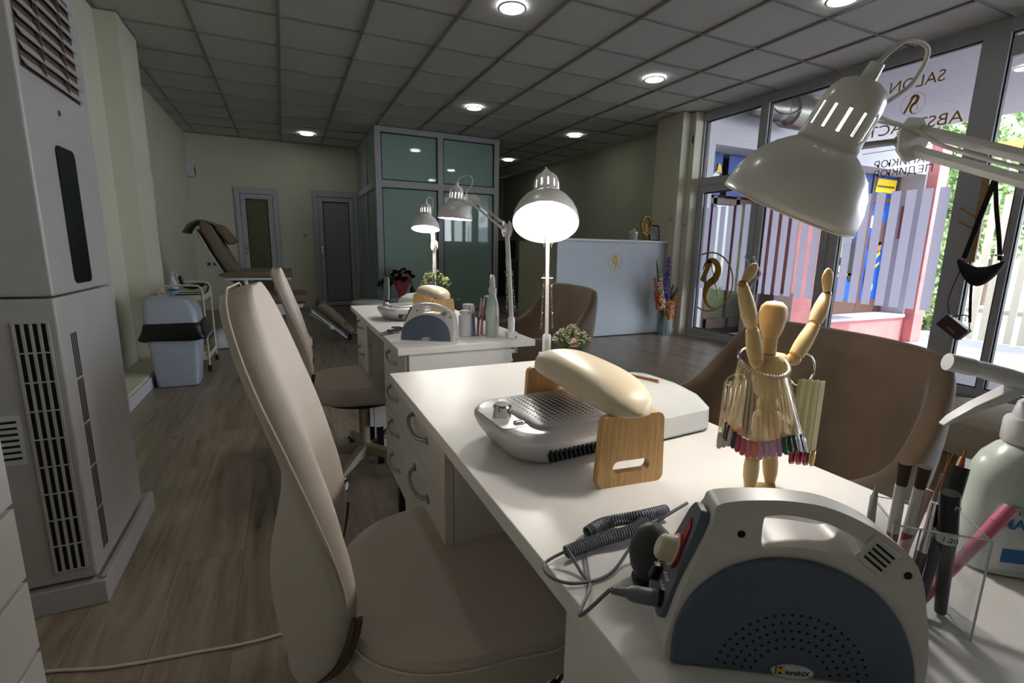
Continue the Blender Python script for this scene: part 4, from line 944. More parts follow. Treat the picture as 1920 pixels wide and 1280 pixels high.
brush('dust brush with red handle and white ferrule, leftmost in the acrylic holder', (.452, .200, .7535), (.442, .196, .893))
brush('dust brush with red handle and white ferrule, second from left in the acrylic holder', (.466, .199, .7535), (.459, .190, .889))
stick('nail_brush', 'black pen brush with orange tip leaning in the acrylic holder', 'brush', (.462, .178, .7535), (.507, .185, .893), [('handle', 'black', 0, .003, .6, .0042), ('cap', 'black', .6, .0062, .93, .0062), ('bristles', 'orange', .93, .0022, 1.03, .0006)], 'pens in the acrylic holder')
t_ = stick('liner_pen', 'thick black pen with a white price sticker in the acrylic holder', 'pen', (.497, .176, .7535), (.478, .178, .868), [('barrel', 'black', 0, .0042, .62, .0066), ('cap', 'black', .62, .0072, 1, .0066)], 'pens in the acrylic holder')
Mq = frame(Vector((.497, .176, .7535)).lerp(Vector((.478, .178, .868)), .66), (.62, -.78, 0), (-.165, .018, .98))
mesh('price_sticker', MB().lathe([(.00735, -.005), (.00735, .005)], 20, frame(Vector((.497, .176, .7535)).lerp(Vector((.478, .178, .868)), .66), Vector((-.019, .002, .1145)).orthogonal(), Vector((-.019, .002, .1145)).cross(Vector((-.019, .002, .1145)).orthogonal())), cap=False), 'whitep', t_)
mesh('price_lettering', text_mb('1.20', .0062, Mq @ Matrix.Translation((0, 0, .0077)), .0001), 'black', t_, smooth=False)
mesh('cap_lettering', text_mb('M', .0060, Mq @ Matrix.Translation((0, .030, .0073)), .0001), 'whitep', t_, smooth=False)
stick('nail_file', 'pale pink stick slanting in the acrylic holder', 'nail tool', (.441, .196, .7535), (.476, .192, .865), [('shaft', 'palep', 0, .0035, 1, .0040)], 'pens in the acrylic holder')
stick('nail_pen', 'bright pink pen sticking out on the right of the acrylic holder', 'pen', (.476, .187, .7535), (.553, .165, .845), [('barrel', 'pinkh', 0, .0035, .85, .0052), ('end_cap', 'pinkh', .85, .0056, 1, .0050)], 'pens in the acrylic holder')
stick('dotting_tool', 'silver and black studded pen in the middle of the acrylic holder', 'nail tool', (.470, .188, .7535), (.486, .188, .878), [('shaft', 'black', 0, .003, .45, .0040), ('studded_grip', 'chrome', .45, .0042, .8, .0036), ('tip', 'acryl', .8, .0032, 1, .002)], 'pens in the acrylic holder')
stick('dotting_tool', 'thin clear capped tool leaning in the acrylic holder', 'nail tool', (.480, .194, .7535), (.500, .196, .892), [('shaft', 'black', 0, .0025, .5, .0028), ('clear_cap', 'acryl', .5, .004, 1, .0035)], 'pens in the acrylic holder')
t_ = wthing('tweezers', 'pointed metal tweezers standing at the left of the acrylic holder', 'tweezers', (.436, .209, .7535))
for sg in (-1, 1): mesh('arm', MB().tube(cr([(.4365, .209, .7535), (.4365+.003*sg, .2095, .78), (.4365+.004*sg, .210, .82), (.4365+.0006*sg, .2105, .868)], 4), [.0022]*4+[.0024]*4+[.0018]*4+[.0004], 6), 'steel', t_)
# ------------------------------------------------------------------ spray bottles
MT['bottle'] = mat('translucent_white_bottle', 'b6c0b8', .25, coat=.2); MT['lblue'] = mat('blue_print', '1f5f9a', .5); MT['label'] = mat('white_label', 'c2c6c8', .5)
MT['nozz'] = mat('white_nozzle', 'c3c3c6', .3)
sb = thing('spray_bottle', 'large white trigger spray bottle with a blue printed label behind the brush holder', 'spray bottle', (.640, .190, .75), math.radians(-36)); sb.scale = (.86, .86, .86)
def ob(z, w, d, e=2.6):
    out = []
    for i in range(36):
        a = 2*PI*i/36; c, s = math.cos(a), math.sin(a); out.append(Vector((w*abs(c)**(2/e)*(1 if c > 0 else -1), d*abs(s)**(2/e)*(1 if s > 0 else -1), z)))
    return out
mesh('body', MB().grid([ob(0, .040, .026), ob(.004, .045, .031), (ob(.06, .046, .032)), ob(.085, .046, .032), ob(.093, .0445, .030), ob(.100, .045, .031), ob(.118, .043, .030), ob(.134, .036, .027), ob(.147, .024, .021), ob(.151, .019, .018, 2.1), ob(.156, .019, .018, 2)], True, True), 'bottle', sb)
mesh('label', MB().grid([[Vector((x*.036, -.0315-.0012*(1-x*x), z)) for x in (-1, -.6, -.2, .2, .6, 1)] for z in (.012, .05, .088)]), 'label', sb, solid=.0004)
FL = Matrix(((1, 0, 0, 0), (0, 0, -1, -.0336), (0, 1, 0, 0), (0, 0, 0, 1)))
mesh('label_lettering', text_mb('MAX MD', .0165, FL @ Matrix.Translation((.0, .068, 0)), .0002, .0003), 'lblue', sb, smooth=False)
mesh('label_lettering', text_mb('LTD', .0065, FL @ Matrix.Translation((-.012, .082, 0)), .0002), 'lblue', sb, smooth=False)
mesh('label_lettering', text_mb('CE', .010, FL @ Matrix.Translation((.012, .044, 0)), .0002), 'black', sb, smooth=False)
mesh('label_band', MB().box((-.008, -.0333, .030), (.034, .0006, .016)).box((.018, -.0333, .022), (.012, .0006, .010)), 'lblue', sb)
mesh('collar', MB().lathe([(.021, .152), (.0225, .154), (.0225, .176), (.021, .180), (.018, .181)], 32), 'nozz', sb)
hd = MB(); hd.lathe([(.016, .178), (.0165, .183), (.014, .198), (.008, .204)], 24)
mesh('pump_head', hd, 'nozz', sb)
rows = []
for x, z, w, h in ((.045, .200, .004, .004), (.030, .207, .010, .008), (.005, .215, .0125, .011), (-.030, .226, .012, .0105), (-.058, .233, .0105, .0095), (-.064, .234, .0090, .0085)):
    rows.append([Vector((x, w*math.cos(2*PI*i/16), z+h*math.sin(2*PI*i/16))) for i in range(16)])
mesh('sprayer_body', MB().grid(rows, True, True), 'nozz', sb)
mesh('nozzle', MB().tube([(-.062, 0, .234), (-.068, 0, .2355), (-.092, 0, .240)], [.0085, .0100, .0098], 16), 'nozz', sb)
rows = []
for x, z, w, h in ((-.020, .216, .009, .005), (-.034, .205, .009, .005), (-.058, .190, .008, .0035), (-.078, .174, .007, .0022), (-.086, .166, .005, .0012)):
    rows.append([Vector((x-.5*h, -w, z+h)), Vector((x+.7*h, -w, z-h)), Vector((x+.7*h, w, z-h)), Vector((x-.5*h, w, z+h))])
mesh('trigger', MB().grid(rows, True, True), 'nozz', sb, bevel=.0015)
# ------------------------------------------------------------------ things on the farther desk
D2z = .75
def cyl_bottle(name, label, cat, loc, prof, m='whitep', extra=None, group=None):
    t = thing(name, label, cat, loc, 0, group)
    mesh('body', MB().lathe(prof, 28), m, t)
    return t
t = cyl_bottle('plastic_bottle', 'round white plastic bottle with cap at the front of the farther desk', 'bottle', (.566, 1.612, D2z), [(.021, 0), (.023, .002), (.0235, .072), (.022, .077), (.018, .079)])
mesh('cap', MB().lathe([(.019, .078), (.020, .080), (.020, .089), (.018, .091)], 28), 'whitep', t)
t = cyl_bottle('plastic_bottle', 'white lidded container behind the round bottle on the farther desk', 'bottle', (.60, 1.675, D2z), [(.019, 0), (.020, .002), (.020, .088), (.018, .091)])
mesh('cap', MB().lathe([(.0205, .090), (.021, .092), (.021, .104), (.019, .106)], 28), 'whitep', t)
h2 = thing('brush_holder', 'clear acrylic holder full of nail tools on the farther desk', 'brush holder', (.614, 1.607, D2z))
m = MB(); w_, hh = .050, .075
m.bx(-w_/2, w_/2, -.02, -.018, 0, hh).bx(-w_/2, w_/2, .018, .02, 0, hh).bx(-w_/2, -w_/2+.002, -.018, .018, 0, hh).bx(w_/2-.002, w_/2, -.018, .018, 0, hh).bx(-w_/2, w_/2, -.018, .018, 0, .002)
mesh('box', m, 'acryl', h2, smooth=False)
tools = [('blue nail file standing at the left of the far acrylic holder', 'bluef', -.020, -.022, .100, .0032), ('salmon pink stick at the left of the far acrylic holder', 'salm', -.015, -.012, .088, .003), ('black marker in the far acrylic holder', 'black', -.010, -.014, .108, .0045), ('speckled grey stick in the far acrylic holder', 'speck', -.006, -.003, .085, .0032),
         ('dark red brush in the far acrylic holder', 'redh', .000, .006, .080, .0032), ('pale pink pen slanting in the far acrylic holder', 'palep', .000, .016, .128, .0030), ('bright pink capped pen, tallest in the far acrylic holder', 'pinkh', .006, .021, .134, .0038), ('clear tube with white tip in the far acrylic holder', 'ferr', .010, .017, .105, .0034), ('green stick at the right of the far acrylic holder', 'leaf', .018, .021, .082, .0026), ('cream stick at the right edge of the far acrylic holder', 'ivory', .014, .016, .078, .0026)]
MT['bluef'] = mat('blue_file', '2c55b0', .4); MT['salm'] = mat('salmon_stick', 'c9877a', .5); MT['speck'] = mat('speckled_stick', '9a8f90', .5, var=.4, vscale=300)
for i, (lb, mm, x0, x1, hz, r) in enumerate(tools):
    x, y = .614, 1.607; yy = y+(-.008+.008*(i % 3)); t = wthing('nail_tool', lb, 'nail tool', (x+x0, yy, D2z+.003), 'nail tools in the far acrylic holder')
    a, b = Vector((x+x0, yy, D2z+.003)), Vector((x+x1, yy+.004, D2z+hz))
    mesh('shaft', MB().tube([a, a.lerp(b, .8)], [r*.8, r], 10), mm, t); mesh('tip', MB().tube([a.lerp(b, .8), b], [r*1.05, r*.7], 10), mm if i % 2 else 'ferr', t)
def tall_spray(label, loc, rz, sc=1, m='bottle', nm='spray_bottle'):
    t = thing(nm, label, 'spray bottle', loc, rz)
    mesh('body', MB().grid([ob(0, .020*sc, .030*sc), ob(.004, .023*sc, .033*sc), ob(.09*sc, .023*sc, .033*sc), ob(.12*sc, .019*sc, .026*sc), ob(.142*sc, .0125*sc, .0125*sc, 2), ob(.15*sc, .0125*sc, .0125*sc, 2)], True, True), m, t)
    mesh('collar', MB().lathe([(.0135*sc, .146*sc), (.014*sc, .165*sc), (.010*sc, .170*sc)], 24), 'nozz', t)
    rows = [[Vector((w*math.cos(2*PI*i/14)*sc, (y+.0)*sc+h*math.sin(2*PI*i/14)*sc, z*sc)) for i in range(14)] for y, z, w, h in ((.0, .165, .009, .010), (-.002, .180, .0095, .012), (-.008, .195, .0090, .014), (-.022, .206, .0070, .010), (-.040, .210, .005, .004))]
    mesh('sprayer_body', MB().grid(rows, True, True), 'nozz', t)
    mesh('trigger', MB().tube(cr([(0, -.020*sc, .195*sc), (0, -.034*sc, .185*sc), (0, -.040*sc, .165*sc)], 3), .004*sc, 8), 'nozz', t)
    return t
tall_spray('tall white trigger spray bottle at the front right of the farther desk', (.655, 1.575, D2z), math.radians(160), 1.03)
t = thing('gel_bottle', 'green and clear bottle with blue label behind the spray bottle on the farther desk', 'bottle', (.672, 1.635, D2z))
MT['greenl'] = mat('pale_green_liquid', '9cc4ac', .2, coat=.3)
mesh('body', MB().lathe([(.017, 0), (.018, .002), (.018, .085), (.010, .098), (.010, .104)], 24), 'greenl', t); mesh('label_band', MB().lathe([(.0184, .05), (.0184, .072)], 24, cap=False), 'lblue', t); mesh('pump', MB().lathe([(.0105, .100), (.0105, .115), (.004, .118), (.004, .135)], 16).box((-.008, 0, .137), (.028, .009, .006)), 'whitep', t)
# flowers in small vases
def bouquet(name, label, cat, c, r, h, n, mats, vase=None, stemcol='leaf', wrap=None, group=None, dens=1, br=.004, seed=3):
    rnd = random.Random(seed); t = thing(name, label, cat, c, 0, group); st = MB(); lv = MB(); heads = {k: MB() for k in mats}
    for i in range(n):
        a = rnd.random()*2*PI; q = math.sqrt(rnd.random()); zz = h*(.45+.55*(1-q*q*.6)*rnd.uniform(.72, 1))
        p = Vector((r*q*math.cos(a), r*q*math.sin(a), zz)); k = mats[min(len(mats)-1, int(rnd.random()**1.0*len(mats)))] if not wrap else mats[i % len(mats)]
        st.tube([(p.x*.08, p.y*.08, h*.12), (p.x*.5, p.y*.5, h*.42), tuple(p)], .0007*(br/.004), 4)
        b = br*rnd.uniform(.7, 1.25)
        for j in range(3):
            d = Vector((rnd.uniform(-1, 1), rnd.uniform(-1, 1), rnd.uniform(-.6, .8)))*b*.8; heads[k].ball(p+d, b*.72, 6, (1, 1, .8))
        if i % 3 == 0:
            u = Vector((math.cos(a+1), math.sin(a+1), .3)).normalized()*b*4; lv.add([p*.7+Vector((0, 0, h*.1)), p*.7+u*.5+Vector((-u.y, u.x, 0))*.25+Vector((0, 0, h*.1)), p*.7+u+Vector((0, 0, h*.1)), p*.7+u*.5-Vector((-u.y, u.x, 0))*.25+Vector((0, 0, h*.1))], [(0, 1, 2, 3)])
    mesh('stems', st, stemcol, t); mesh('leaves', lv, 'leafd' if wrap else 'leaf', t, solid=.0004)
    for k in mats: tag(mesh('blossoms', heads[k], k, t), kind='stuff')
    return t
MT['vglass'] = glass_mat('vase_glass', 'eef2f1', .04, .03, .10, 'e4ecee')
def vase(label, c, prof, group=None):
    t = thing('glass_vase', label, 'vase', c, 0, group); mesh('glass_body', MB().lathe(prof, 32, cap=False), 'vglass', t, solid=.0015); mesh('glass_base', MB().lathe([(.0001, .002), (prof[0][0], .002), (prof[0][0], .006), (.0001, .006)], 32, cap=False), 'vglass', t); mesh('water', MB().lathe([(.0001, .006), (prof[0][0]-.003, .006), (prof[1][0]-.003, prof[1][1]), (.0001, prof[1][1])], 24, cap=False), 'vglass', t); return t
vase('small clear glass vase at the far right corner of the nearest desk', (.655, 1.045, .75), [(.022, 0), (.026, .03), (.022, .055), (.017, .065)])
bouquet('flower_bouquet', 'bunch of white baby breath and pink roses on the nearest desk', 'flowers', (.655, 1.045, .752), .052, .118, 190, ['petalw', 'petalw', 'petalw'], seed=5, br=.0028)
MT['roseleaf'] = MT['leaf']
ro = bpy.data.objects
t = [o for o in ro if o.name.startswith('flower_bouquet')][-1]
pk = MB(); rnd = random.Random(9)
for i in range(5):
    c = Vector((-.012+.010*i % .03, -.030+.008*(i % 3), .070+.012*(i % 2)))
    for j in range(14):
        a = j*2.4; pk.ball(c+Vector((math.cos(a)*.0006*j, math.sin(a)*.0006*j, .003-.0004*j)), .0048, 6, (1, 1, .6))
mesh('rose_blossoms', pk, 'petalp', t)
MT['leafy'] = mat('yellow_green_blossom', 'b9c468', .7)
vase('small clear glass vase behind the arm rest on the farther desk', (.665, 2.30, .75), [(.022, 0), (.026, .04), (.022, .07), (.018, .085)])
bouquet('flower_bouquet', 'bunch of small white and yellow-green flowers on the farther desk', 'flowers', (.655, 2.30, .752), .075, .205, 110, ['petalw', 'petalw', 'leafy'], seed=8, br=.005)
# ------------------------------------------------------------------ tall vase and flowers by the column
t = thing('floor_vase', 'tall square clear glass vase on the floor by the entrance column', 'vase', (4.37, 4.76, 0))
m = MB(); m.bx(-.055, .055, -.055, -.051, 0, .38).bx(-.055, .055, .051, .055, 0, .38).bx(-.055, -.051, -.051, .051, 0, .38).bx(.051, .055, -.051, .051, 0, .38).bx(-.051, .051, -.051, .051, 0, .012)
mesh('glass_body', m, 'vglass', t, smooth=False); mesh('water', MB().bx(-.049, .049, -.049, .049, .012, .22), 'vglass', t, smooth=False)
t = thing('flower_bouquet', 'tall bouquet of orange, white and violet gladioli in the floor vase', 'flowers', (4.37, 4.76, .02))
RS = random.Random(21)
def spike(p0, p1, col, n, r):
    p0, p1 = Vector(p0), Vector(p1); mesh('stem', MB().tube([p0, p0.lerp(p1, .5)+Vector((0, 0, .02)), p1], .004, 6), 'leaf', t); m = MB()
    for i in range(n):
        f = .42+.58*i/n; p = p0.lerp(p1, f); rr = r*(1.15-f*.75)
        for j in range(4):
            a = i*1.9+j*PI/2+RS.uniform(-.5, .5); m.ball(p+Vector((math.cos(a), math.sin(a), RS.uniform(-.5, .6)))*rr*RS.uniform(.5, .95), rr*RS.uniform(.4, .7), 8, (1, 1, RS.uniform(.6, 1)), M=Matrix.Rotation(RS.uniform(-.8, .8), 3, 'X'))
    mesh('blossoms', m, col, t)
spike((0, 0, .03), (-.02, -.02, .99), 'petalv', 20, .050)
spike((-.01, 0, .03), (-.16, -.04, .80), 'petalw', 13, .05)
spike((-.01, -.01, .03), (-.25, -.05, .74), 'petalo', 12, .045)
spike((0, -.02, .03), (.10, -.05, .50), 'petalo', 8, .06)
MT['peach'] = mat('peach_petal', 'd49a72', .7); spike((0, -.02, .03), (.02, -.09, .44), 'peach', 8, .055)
lf = MB()
for x1, z1 in ((-.20, .93), (.10, .62), (.14, .55), (-.10, .58)):
    lf.grid([[Vector((x1*f-.018*math.sin(PI*f), 0, .1+(z1-.1)*f)), Vector((x1*f+.018*math.sin(PI*f), -.01, .1+(z1-.1)*f))] for f in [i/8 for i in range(9)]])
mesh('leaves', lf, 'leaf', t, solid=.002); mesh('ribbon_wrap', MB().lathe([(.03, .30), (.045, .36), (.07, .43)], 16, cap=False), MT['peach'], t, solid=.002)
lf = MB()
for k in range(16): a = k*.4; lf.grid([[Vector((.06+.11*f*math.cos(a)-.003, .06*f*math.sin(a), .38+.22*f+.06*math.sin(a)*f)), Vector((.06+.11*f*math.cos(a)+.008, .06*f*math.sin(a), .38+.22*f+.06*math.sin(a)*f))] for f in (0, .5, 1)])
mesh('dark_foliage', lf, 'leafd', t, solid=.002)
# ------------------------------------------------------------------ things on the reception counter
t = thing('lidded_jar', 'small grey lidded jar on the reception counter', 'jar', (4.03, 5.05, 1.195)); mesh('body', MB().lathe([(.05, 0), (.055, .01), (.055, .085), (.05, .09)], 28), 'lgrey', t); mesh('lid', MB().lathe([(.06, .09), (.06, .10), (.03, .125), (.01, .13), (.012, .145), (.001, .15)], 28), 'silver', t)
t = thing('gold_ornament', 'golden wreath ornament standing on the reception counter', 'ornament', (4.22, 5.05, 1.195)); MT['goldl'] = mat('gold_leaf', '9a8434', .45, .5, var=.2, vscale=60)
mesh('foot', MB().lathe([(.05, 0), (.05, .015), (.02, .03), (.016, .07)], 24), 'goldl', t); m = MB()
for i in range(60):
    a = i*2*PI/60; m.ball((.075*math.cos(a), .01*math.sin(i*2.3), .19+.115*math.sin(a)), .026, 6, (1, .6, .8))
mesh('wreath', m, 'goldl', t); mesh('inner_figure', MB().ball((0, 0, .15), .05, 12, (.8, .5, 1.3)), MT['peach'], t)
t = thing('framed_certificate', 'framed certificate leaning on the counter beside the column', 'picture frame', (4.385, 5.06, 1.195), math.radians(6))
Mx = Matrix.Rotation(math.radians(-10), 3, 'X'); m = MB()
for c_, d_ in (((0, 0, .0075), (.19, .014, .015)), ((0, 0, .1975), (.19, .014, .015)), ((-.0875, 0, .1025), (.015, .014, .175)), ((.0875, 0, .1025), (.015, .014, .175))): m.box(Mx @ Vector(c_), d_, M=Mx)
mesh('frame', m, 'black', t); mesh('certificate', MB().box(Mx @ Vector((0, .002, .1025)), (.165, .003, .18), M=Mx), 'whitep', t); m = MB()
for i, z in enumerate((.155, .135, .12, .105, .06)): m.box(Mx @ Vector((-.01+.01*(i % 2), -.0005, z)), ((.09, .12, .11, .08, .05)[i], .001, .004), M=Mx)
m.box(Mx @ Vector((.055, -.0005, .06)), (.02, .001, .025), M=Mx); mesh('printed_lines', m, MT['gtxt'], t)
t = wthing('wall_notice', 'small paper notice with a red header on the wall behind the counter', 'notice', (4.83, 5.6, 1.5)); mesh('sheet', MB().bx(4.834, 4.839, 5.35, 5.56, 1.25, 1.66), MT['gtxt'] if 0 else 'lgrey', t); mesh('red_header', MB().bx(4.831, 4.835, 5.35, 5.56, 1.55, 1.61), 'redh', t)
# ------------------------------------------------------------------ floor-standing air conditioner
ac = wthing('air_conditioner', 'tall floor-standing white air conditioner with a black glossy strip', 'air conditioner', (-.74, 1.9, 0))
AX1, AX0, AY0, AY1 = -.562, -.93, 1.665, 2.16
mesh('lower_body', MB().bx(AX0, AX1, AY0, AY1, .085, .908), 'ac', ac, bevel=.008, seg=3)
mesh('upper_body', MB().bx(AX0, AX1, AY0, AY1, .912, 1.80), 'ac', ac, bevel=.008, seg=3)
mesh('plinth', MB().bx(AX0+.01, AX1+.02, AY0-.012, AY1+.07, 0, .075), 'ac', ac, bevel=.004)
mesh('plinth_lip', MB().bx(AX1+.004, AX1+.02, AY0, AY1+.06, .075, .083), 'ac', ac, bevel=.002)
MT['acl'] = mat('louver_recess_brown', '55463e', .6)
mesh('outlet_recess', MB().bx(AX1-.002, AX1+.0008, AY0+.02, AY1-.08, 1.48, 1.77), 'acl', ac)
for k in range(8):
    z = 1.495+k*.036; mesh('louver', MB().box((AX1+.006, (AY0+AY1)/2-.03, z), (.004, .385, .024), M=Matrix.Rotation(math.radians(-28), 3, 'Y')), 'ac', ac, bevel=.001)
for y_ in (1.80, 1.96): mesh('louver_link', MB().bx(AX1+.004, AX1+.012, y_, y_+.007, 1.49, 1.76), 'acl', ac)
mesh('display_strip', MB().prism(rrect(.135, .385, .02, 5, 1.888, 1.128), 0, .003, Matrix(((0, 0, 1, AX1), (1, 0, 0, 0), (0, 1, 0, 0), (0, 0, 0, 1)))), 'acg', ac)
mesh('indicator', MB().lathe([(.0001, 0), (.008, 0), (.008, .002), (.0001, .002)], 16, Matrix.Translation((AX1+.001, 1.885, 1.415)) @ Matrix.Rotation(PI/2, 4, 'Y')), 'chrome', ac)
sl = MB()
for s_ in range(5):
    z1 = .80-s_*.135
    for i in range(4): sl.box((AX1+.0004, 1.735+.0115*i, z1-.062), (.002, .0035, .128))
mesh('side_slits', sl, 'dark', ac)
mesh('return_grille_recess', MB().bx(-.655, -.583, AY0-.0008, AY0+.002, .125, .845), 'dark', ac)
gr = MB()
for i in range(5): gr.bx(-.655+i*.0172, -.655+i*.0172+.0065, AY0-.006, AY0, .125, .845)
for k in range(10): gr.bx(-.655, -.581, AY0-.007, AY0-.001, .123+k*.080, .1265+k*.080)
mesh('return_grille', gr, 'ac', ac, bevel=.0008)
mesh('energy_label', MB().bx(-.75, -.67, AY0-.0008, AY0+.001, .46, .60), 'lgrey', ac); m = MB()
for i in range(7): m.bx(-.745, -.68, AY0-.0012, AY0-.0006, .475+i*.017, .482+i*.017)
mesh('label_lines', m, 'black', ac)
# ------------------------------------------------------------------ white drawer unit at the left edge
du = wthing('drawer_unit', 'white drawer unit cut off at the lower left edge of the photo', 'drawer unit', (-.62, .8, 0))
mesh('carcass', MB().bx(-.86, -.475, .45, 1.045, .03, .88), 'white', du, bevel=.002)
for k in range(6):
    z0 = .045+k*.142; d = mesh('drawer', MB().bx(-.470, -.452, .455, 1.05, z0, z0+.132), 'white', du, bevel=.001)
    mesh('drawer_runner', MB().bx(-.49, -.470, 1.0, 1.042, z0+.126, z0+.14), 'white', d)
# ------------------------------------------------------------------ floor cable
tag(mesh('floor_cable', MB().tube(cr([(-.75, 1.44, .004), (-.60, 1.41, .004), (-.47, 1.365, .004), (-.30, 1.335, .004), (-.08, 1.31, .004), (.25, 1.36, .004), (.40, 1.70, .004), (.42, 2.0, .004)], 8), .004, 8), 'cord'), 'long white power cable lying across the floor at lower left', 'cord')
# ------------------------------------------------------------------ waste bin
b = wthing('waste_bin', 'grey plastic waste bin with domed lid and black liner by the left wall', 'bin', (-.775, 4.33, 0))
def sq(z, x0, x1, y0, y1, r=.03, wob=0, sd=0):
    p = rrect(x1-x0, y1-y0, r, 5, (x0+x1)/2, (y0+y1)/2); rr = random.Random(sd); return [Vector((x+wob*rr.uniform(-1, 1), y+wob*rr.uniform(-1, 1), z+wob*.8*rr.uniform(-1, 1))) for x, y in p]
mesh('bucket', MB().grid([sq(.004, -.915, -.66, 4.22, 4.44), sq(.01, -.92, -.655, 4.215, 4.445), sq(.36, -.945, -.625, 4.19, 4.47), sq(.47, -.95, -.62, 4.18, 4.48)], True, True), 'bin', b)
mesh('bin_liner', MB().grid([sq(.36, -.985, -.575, 4.15, 4.51, .05, .014, 1), sq(.38, -1.0, -.570, 4.145, 4.52, .05, .010, 2), sq(.41, -.975, -.590, 4.155, 4.51, .05, .006, 3), sq(.45, -.965, -.590, 4.16, 4.50, .04, .005, 4), sq(.488, -.955, -.605, 4.17, 4.49, .035, .003, 5)], True), 'binbag', b, solid=.002, subd=1)
rows = []
for z, k in ((.48, 1), (.55, .98), (.61, .90), (.645, .78), (.663, .62), (.670, .40), (.672, .1)): rows.append(sq(z, -.955+(1-k)*.05, -.615-(1-k)*.26, 4.175+(1-k)*.13, 4.485-(1-k)*.13, .045*max(.3, k)))
mesh('domed_lid', MB().grid(rows, True, True), 'bin', b)
mesh('lid_handle', MB().box((-.84, 4.33, .676), (.07, .03, .012)), 'bin', b, bevel=.003)
# ------------------------------------------------------------------ cream trolley
c = wthing('metal_trolley', 'cream metal trolley on casters behind the waste bin', 'trolley', (-.78, 4.88, 0))
X0, X1, Y0, Y1 = -.93, -.635, 4.66, 5.12
for x in (X0, X1):
    for y in (Y0, Y1): mesh('leg', MB().tube([(x, y, .05), (x, y, .66)], .008, 10), 'cart', c)
for y in (Y0, Y1): mesh('handle_bar', MB().tube(cr([(X0, y, .655), (X0+.01, y, .70), (X0+.05, y, .722), (X1-.05, y, .722), (X1-.01, y, .70), (X1, y, .655)], 6), .008, 10), 'cart', c)
for z in (.10, .60): mesh('shelf', MB().bx(X0, X1, Y0, Y1, z, z+.004).bx(X0, X1, Y0-.002, Y0, z, z+.045).bx(X0, X1, Y1, Y1+.002, z, z+.045).bx(X1, X1+.002, Y0, Y1, z, z+.045).bx(X0-.002, X0, Y0, Y1, z, z+.045), 'cart', c)
mesh('rail', MB().tube([(X0, Y0, .66), (X1, Y0, .66)], .004).tube([(X1, Y0, .29), (X1, Y1, .29)], .004).tube([(X0, Y0, .29), (X1, Y0, .29)], .004), 'cart', c)
for x in (X0, X1):
    for y in (Y0, Y1): mesh('caster', MB().lathe([(.008, -.011), (.024, -.011), (.026, 0), (.024, .011), (.008, .011)], 20, Matrix.Translation((x, y, .026)) @ Matrix.Rotation(PI/2, 4, 'Y')).box((x, y, .05), (.02, .02, .012)), 'rubber', c)
t = tall_spray('white spray bottle with blue and green label on the trolley', (-.845, 4.76, .604), math.radians(60), 1.12, 'whitep')
mesh('label', MB().grid([ob(.035, .0265, .038), ob(.085, .0265, .038)], True), 'greenl', t); mesh('label_band', MB().grid([ob(.070, .027, .0385), ob(.090, .027, .0385)], True), 'lblue', t)
t = thing('electric_tool', 'black corded tool lying on top of the trolley', 'tool', (-.74, 4.80, .604)); mesh('grip', MB().tube(cr([(.10, .02, .12), (.03, .02, .09), (-.04, .0, .11), (-.06, -.02, .19)], 4), .014, 10), 'black', t); mesh('body', MB().box((.0, -.06, .03), (.18, .10, .06)), 'black', t, bevel=.012); mesh('cable', MB().tube(cr([(-.03, 0, .10), (.05, .06, .12), (.12, .10, .10), (.10, .02, .03)], 5), .006, 8), 'black', t)
t = thing('yellow_sponge', 'small yellow and white package on the lower shelf of the trolley', 'package', (-.70, 4.74, .105)); mesh('package', MB().box((0, 0, .025), (.07, .05, .05), .4), MT['whitep'], t, bevel=.008); mesh('yellow_end', MB().box((0, 0, .06), (.06, .045, .02), .4), 'yellow', t, bevel=.008)
# ------------------------------------------------------------------ pedicure chair in the far corner
p = wthing('pedicure_chair', 'taupe reclining pedicure chair on a white pedestal at the back left', 'pedicure chair', (-.35, 5.85, 0))
def slab(pts, th, y0, y1, bulge=.02):
    P = cr([(x, 0, z) for x, z in pts], 5); rows = []
    for i, q in enumerate(P):
        tn = (P[min(i+1, len(P)-1)]-P[max(i-1, 0)]).normalized(); n_ = Vector((tn.z, 0, -tn.x))
        e = min(1, .35+min(i, len(P)-1-i)*.35); row = []
        for j in range(16):
            a = 2*PI*j/16; yy = (y0+y1)/2+(y1-y0)/2*abs(math.cos(a))**.4*(1 if math.cos(a) > 0 else -1); row.append(q+n_*(th/2*e*abs(math.sin(a))**.6*(1 if math.sin(a) > 0 else -1))+Vector((0, yy, 0)))
        rows.append(row)
    return MB().grid(rows, True, True)
mesh('backrest', slab([(-.72, 1.27), (-.64, 1.10), (-.54, .88), (-.42, .68), (-.30, .56)], .12, 5.62, 6.12), 'pedi', p)
mesh('backrest_shell', slab([(-.78, 1.20), (-.70, 1.02), (-.60, .82), (-.48, .66)], .03, 5.66, 6.08), 'whitep', p)
mesh('head_pillow', slab([(-.60, 1.24), (-.55, 1.17), (-.50, 1.10), (-.48, 1.06)], .09, 5.70, 6.04), 'pedi', p)
mesh('head_flap', MB().grid([[Vector((x, y, z)) for y in (5.66, 5.87, 6.08)] for x, z in ((-.88, 1.16), (-.83, 1.24), (-.76, 1.28), (-.68, 1.275), (-.60, 1.25))]), 'pedi', p, solid=.018)
mesh('seat', slab([(-.32, .51), (-.1, .505), (.10, .505), (.20, .50)], .12, 5.60, 6.14), 'pedi', p)
mesh('seat_shell', MB().bx(-.32, .14, 5.66, 6.08, .40, .445).prism([(-.30, .40), (.12, .40), (-.02, .33), (-.22, .30)], 0, .36, Matrix(((1, 0, 0, 0), (0, 0, -1, 6.05), (0, 1, 0, 0), (0, 0, 0, 1)))), 'whitep', p, bevel=.01)
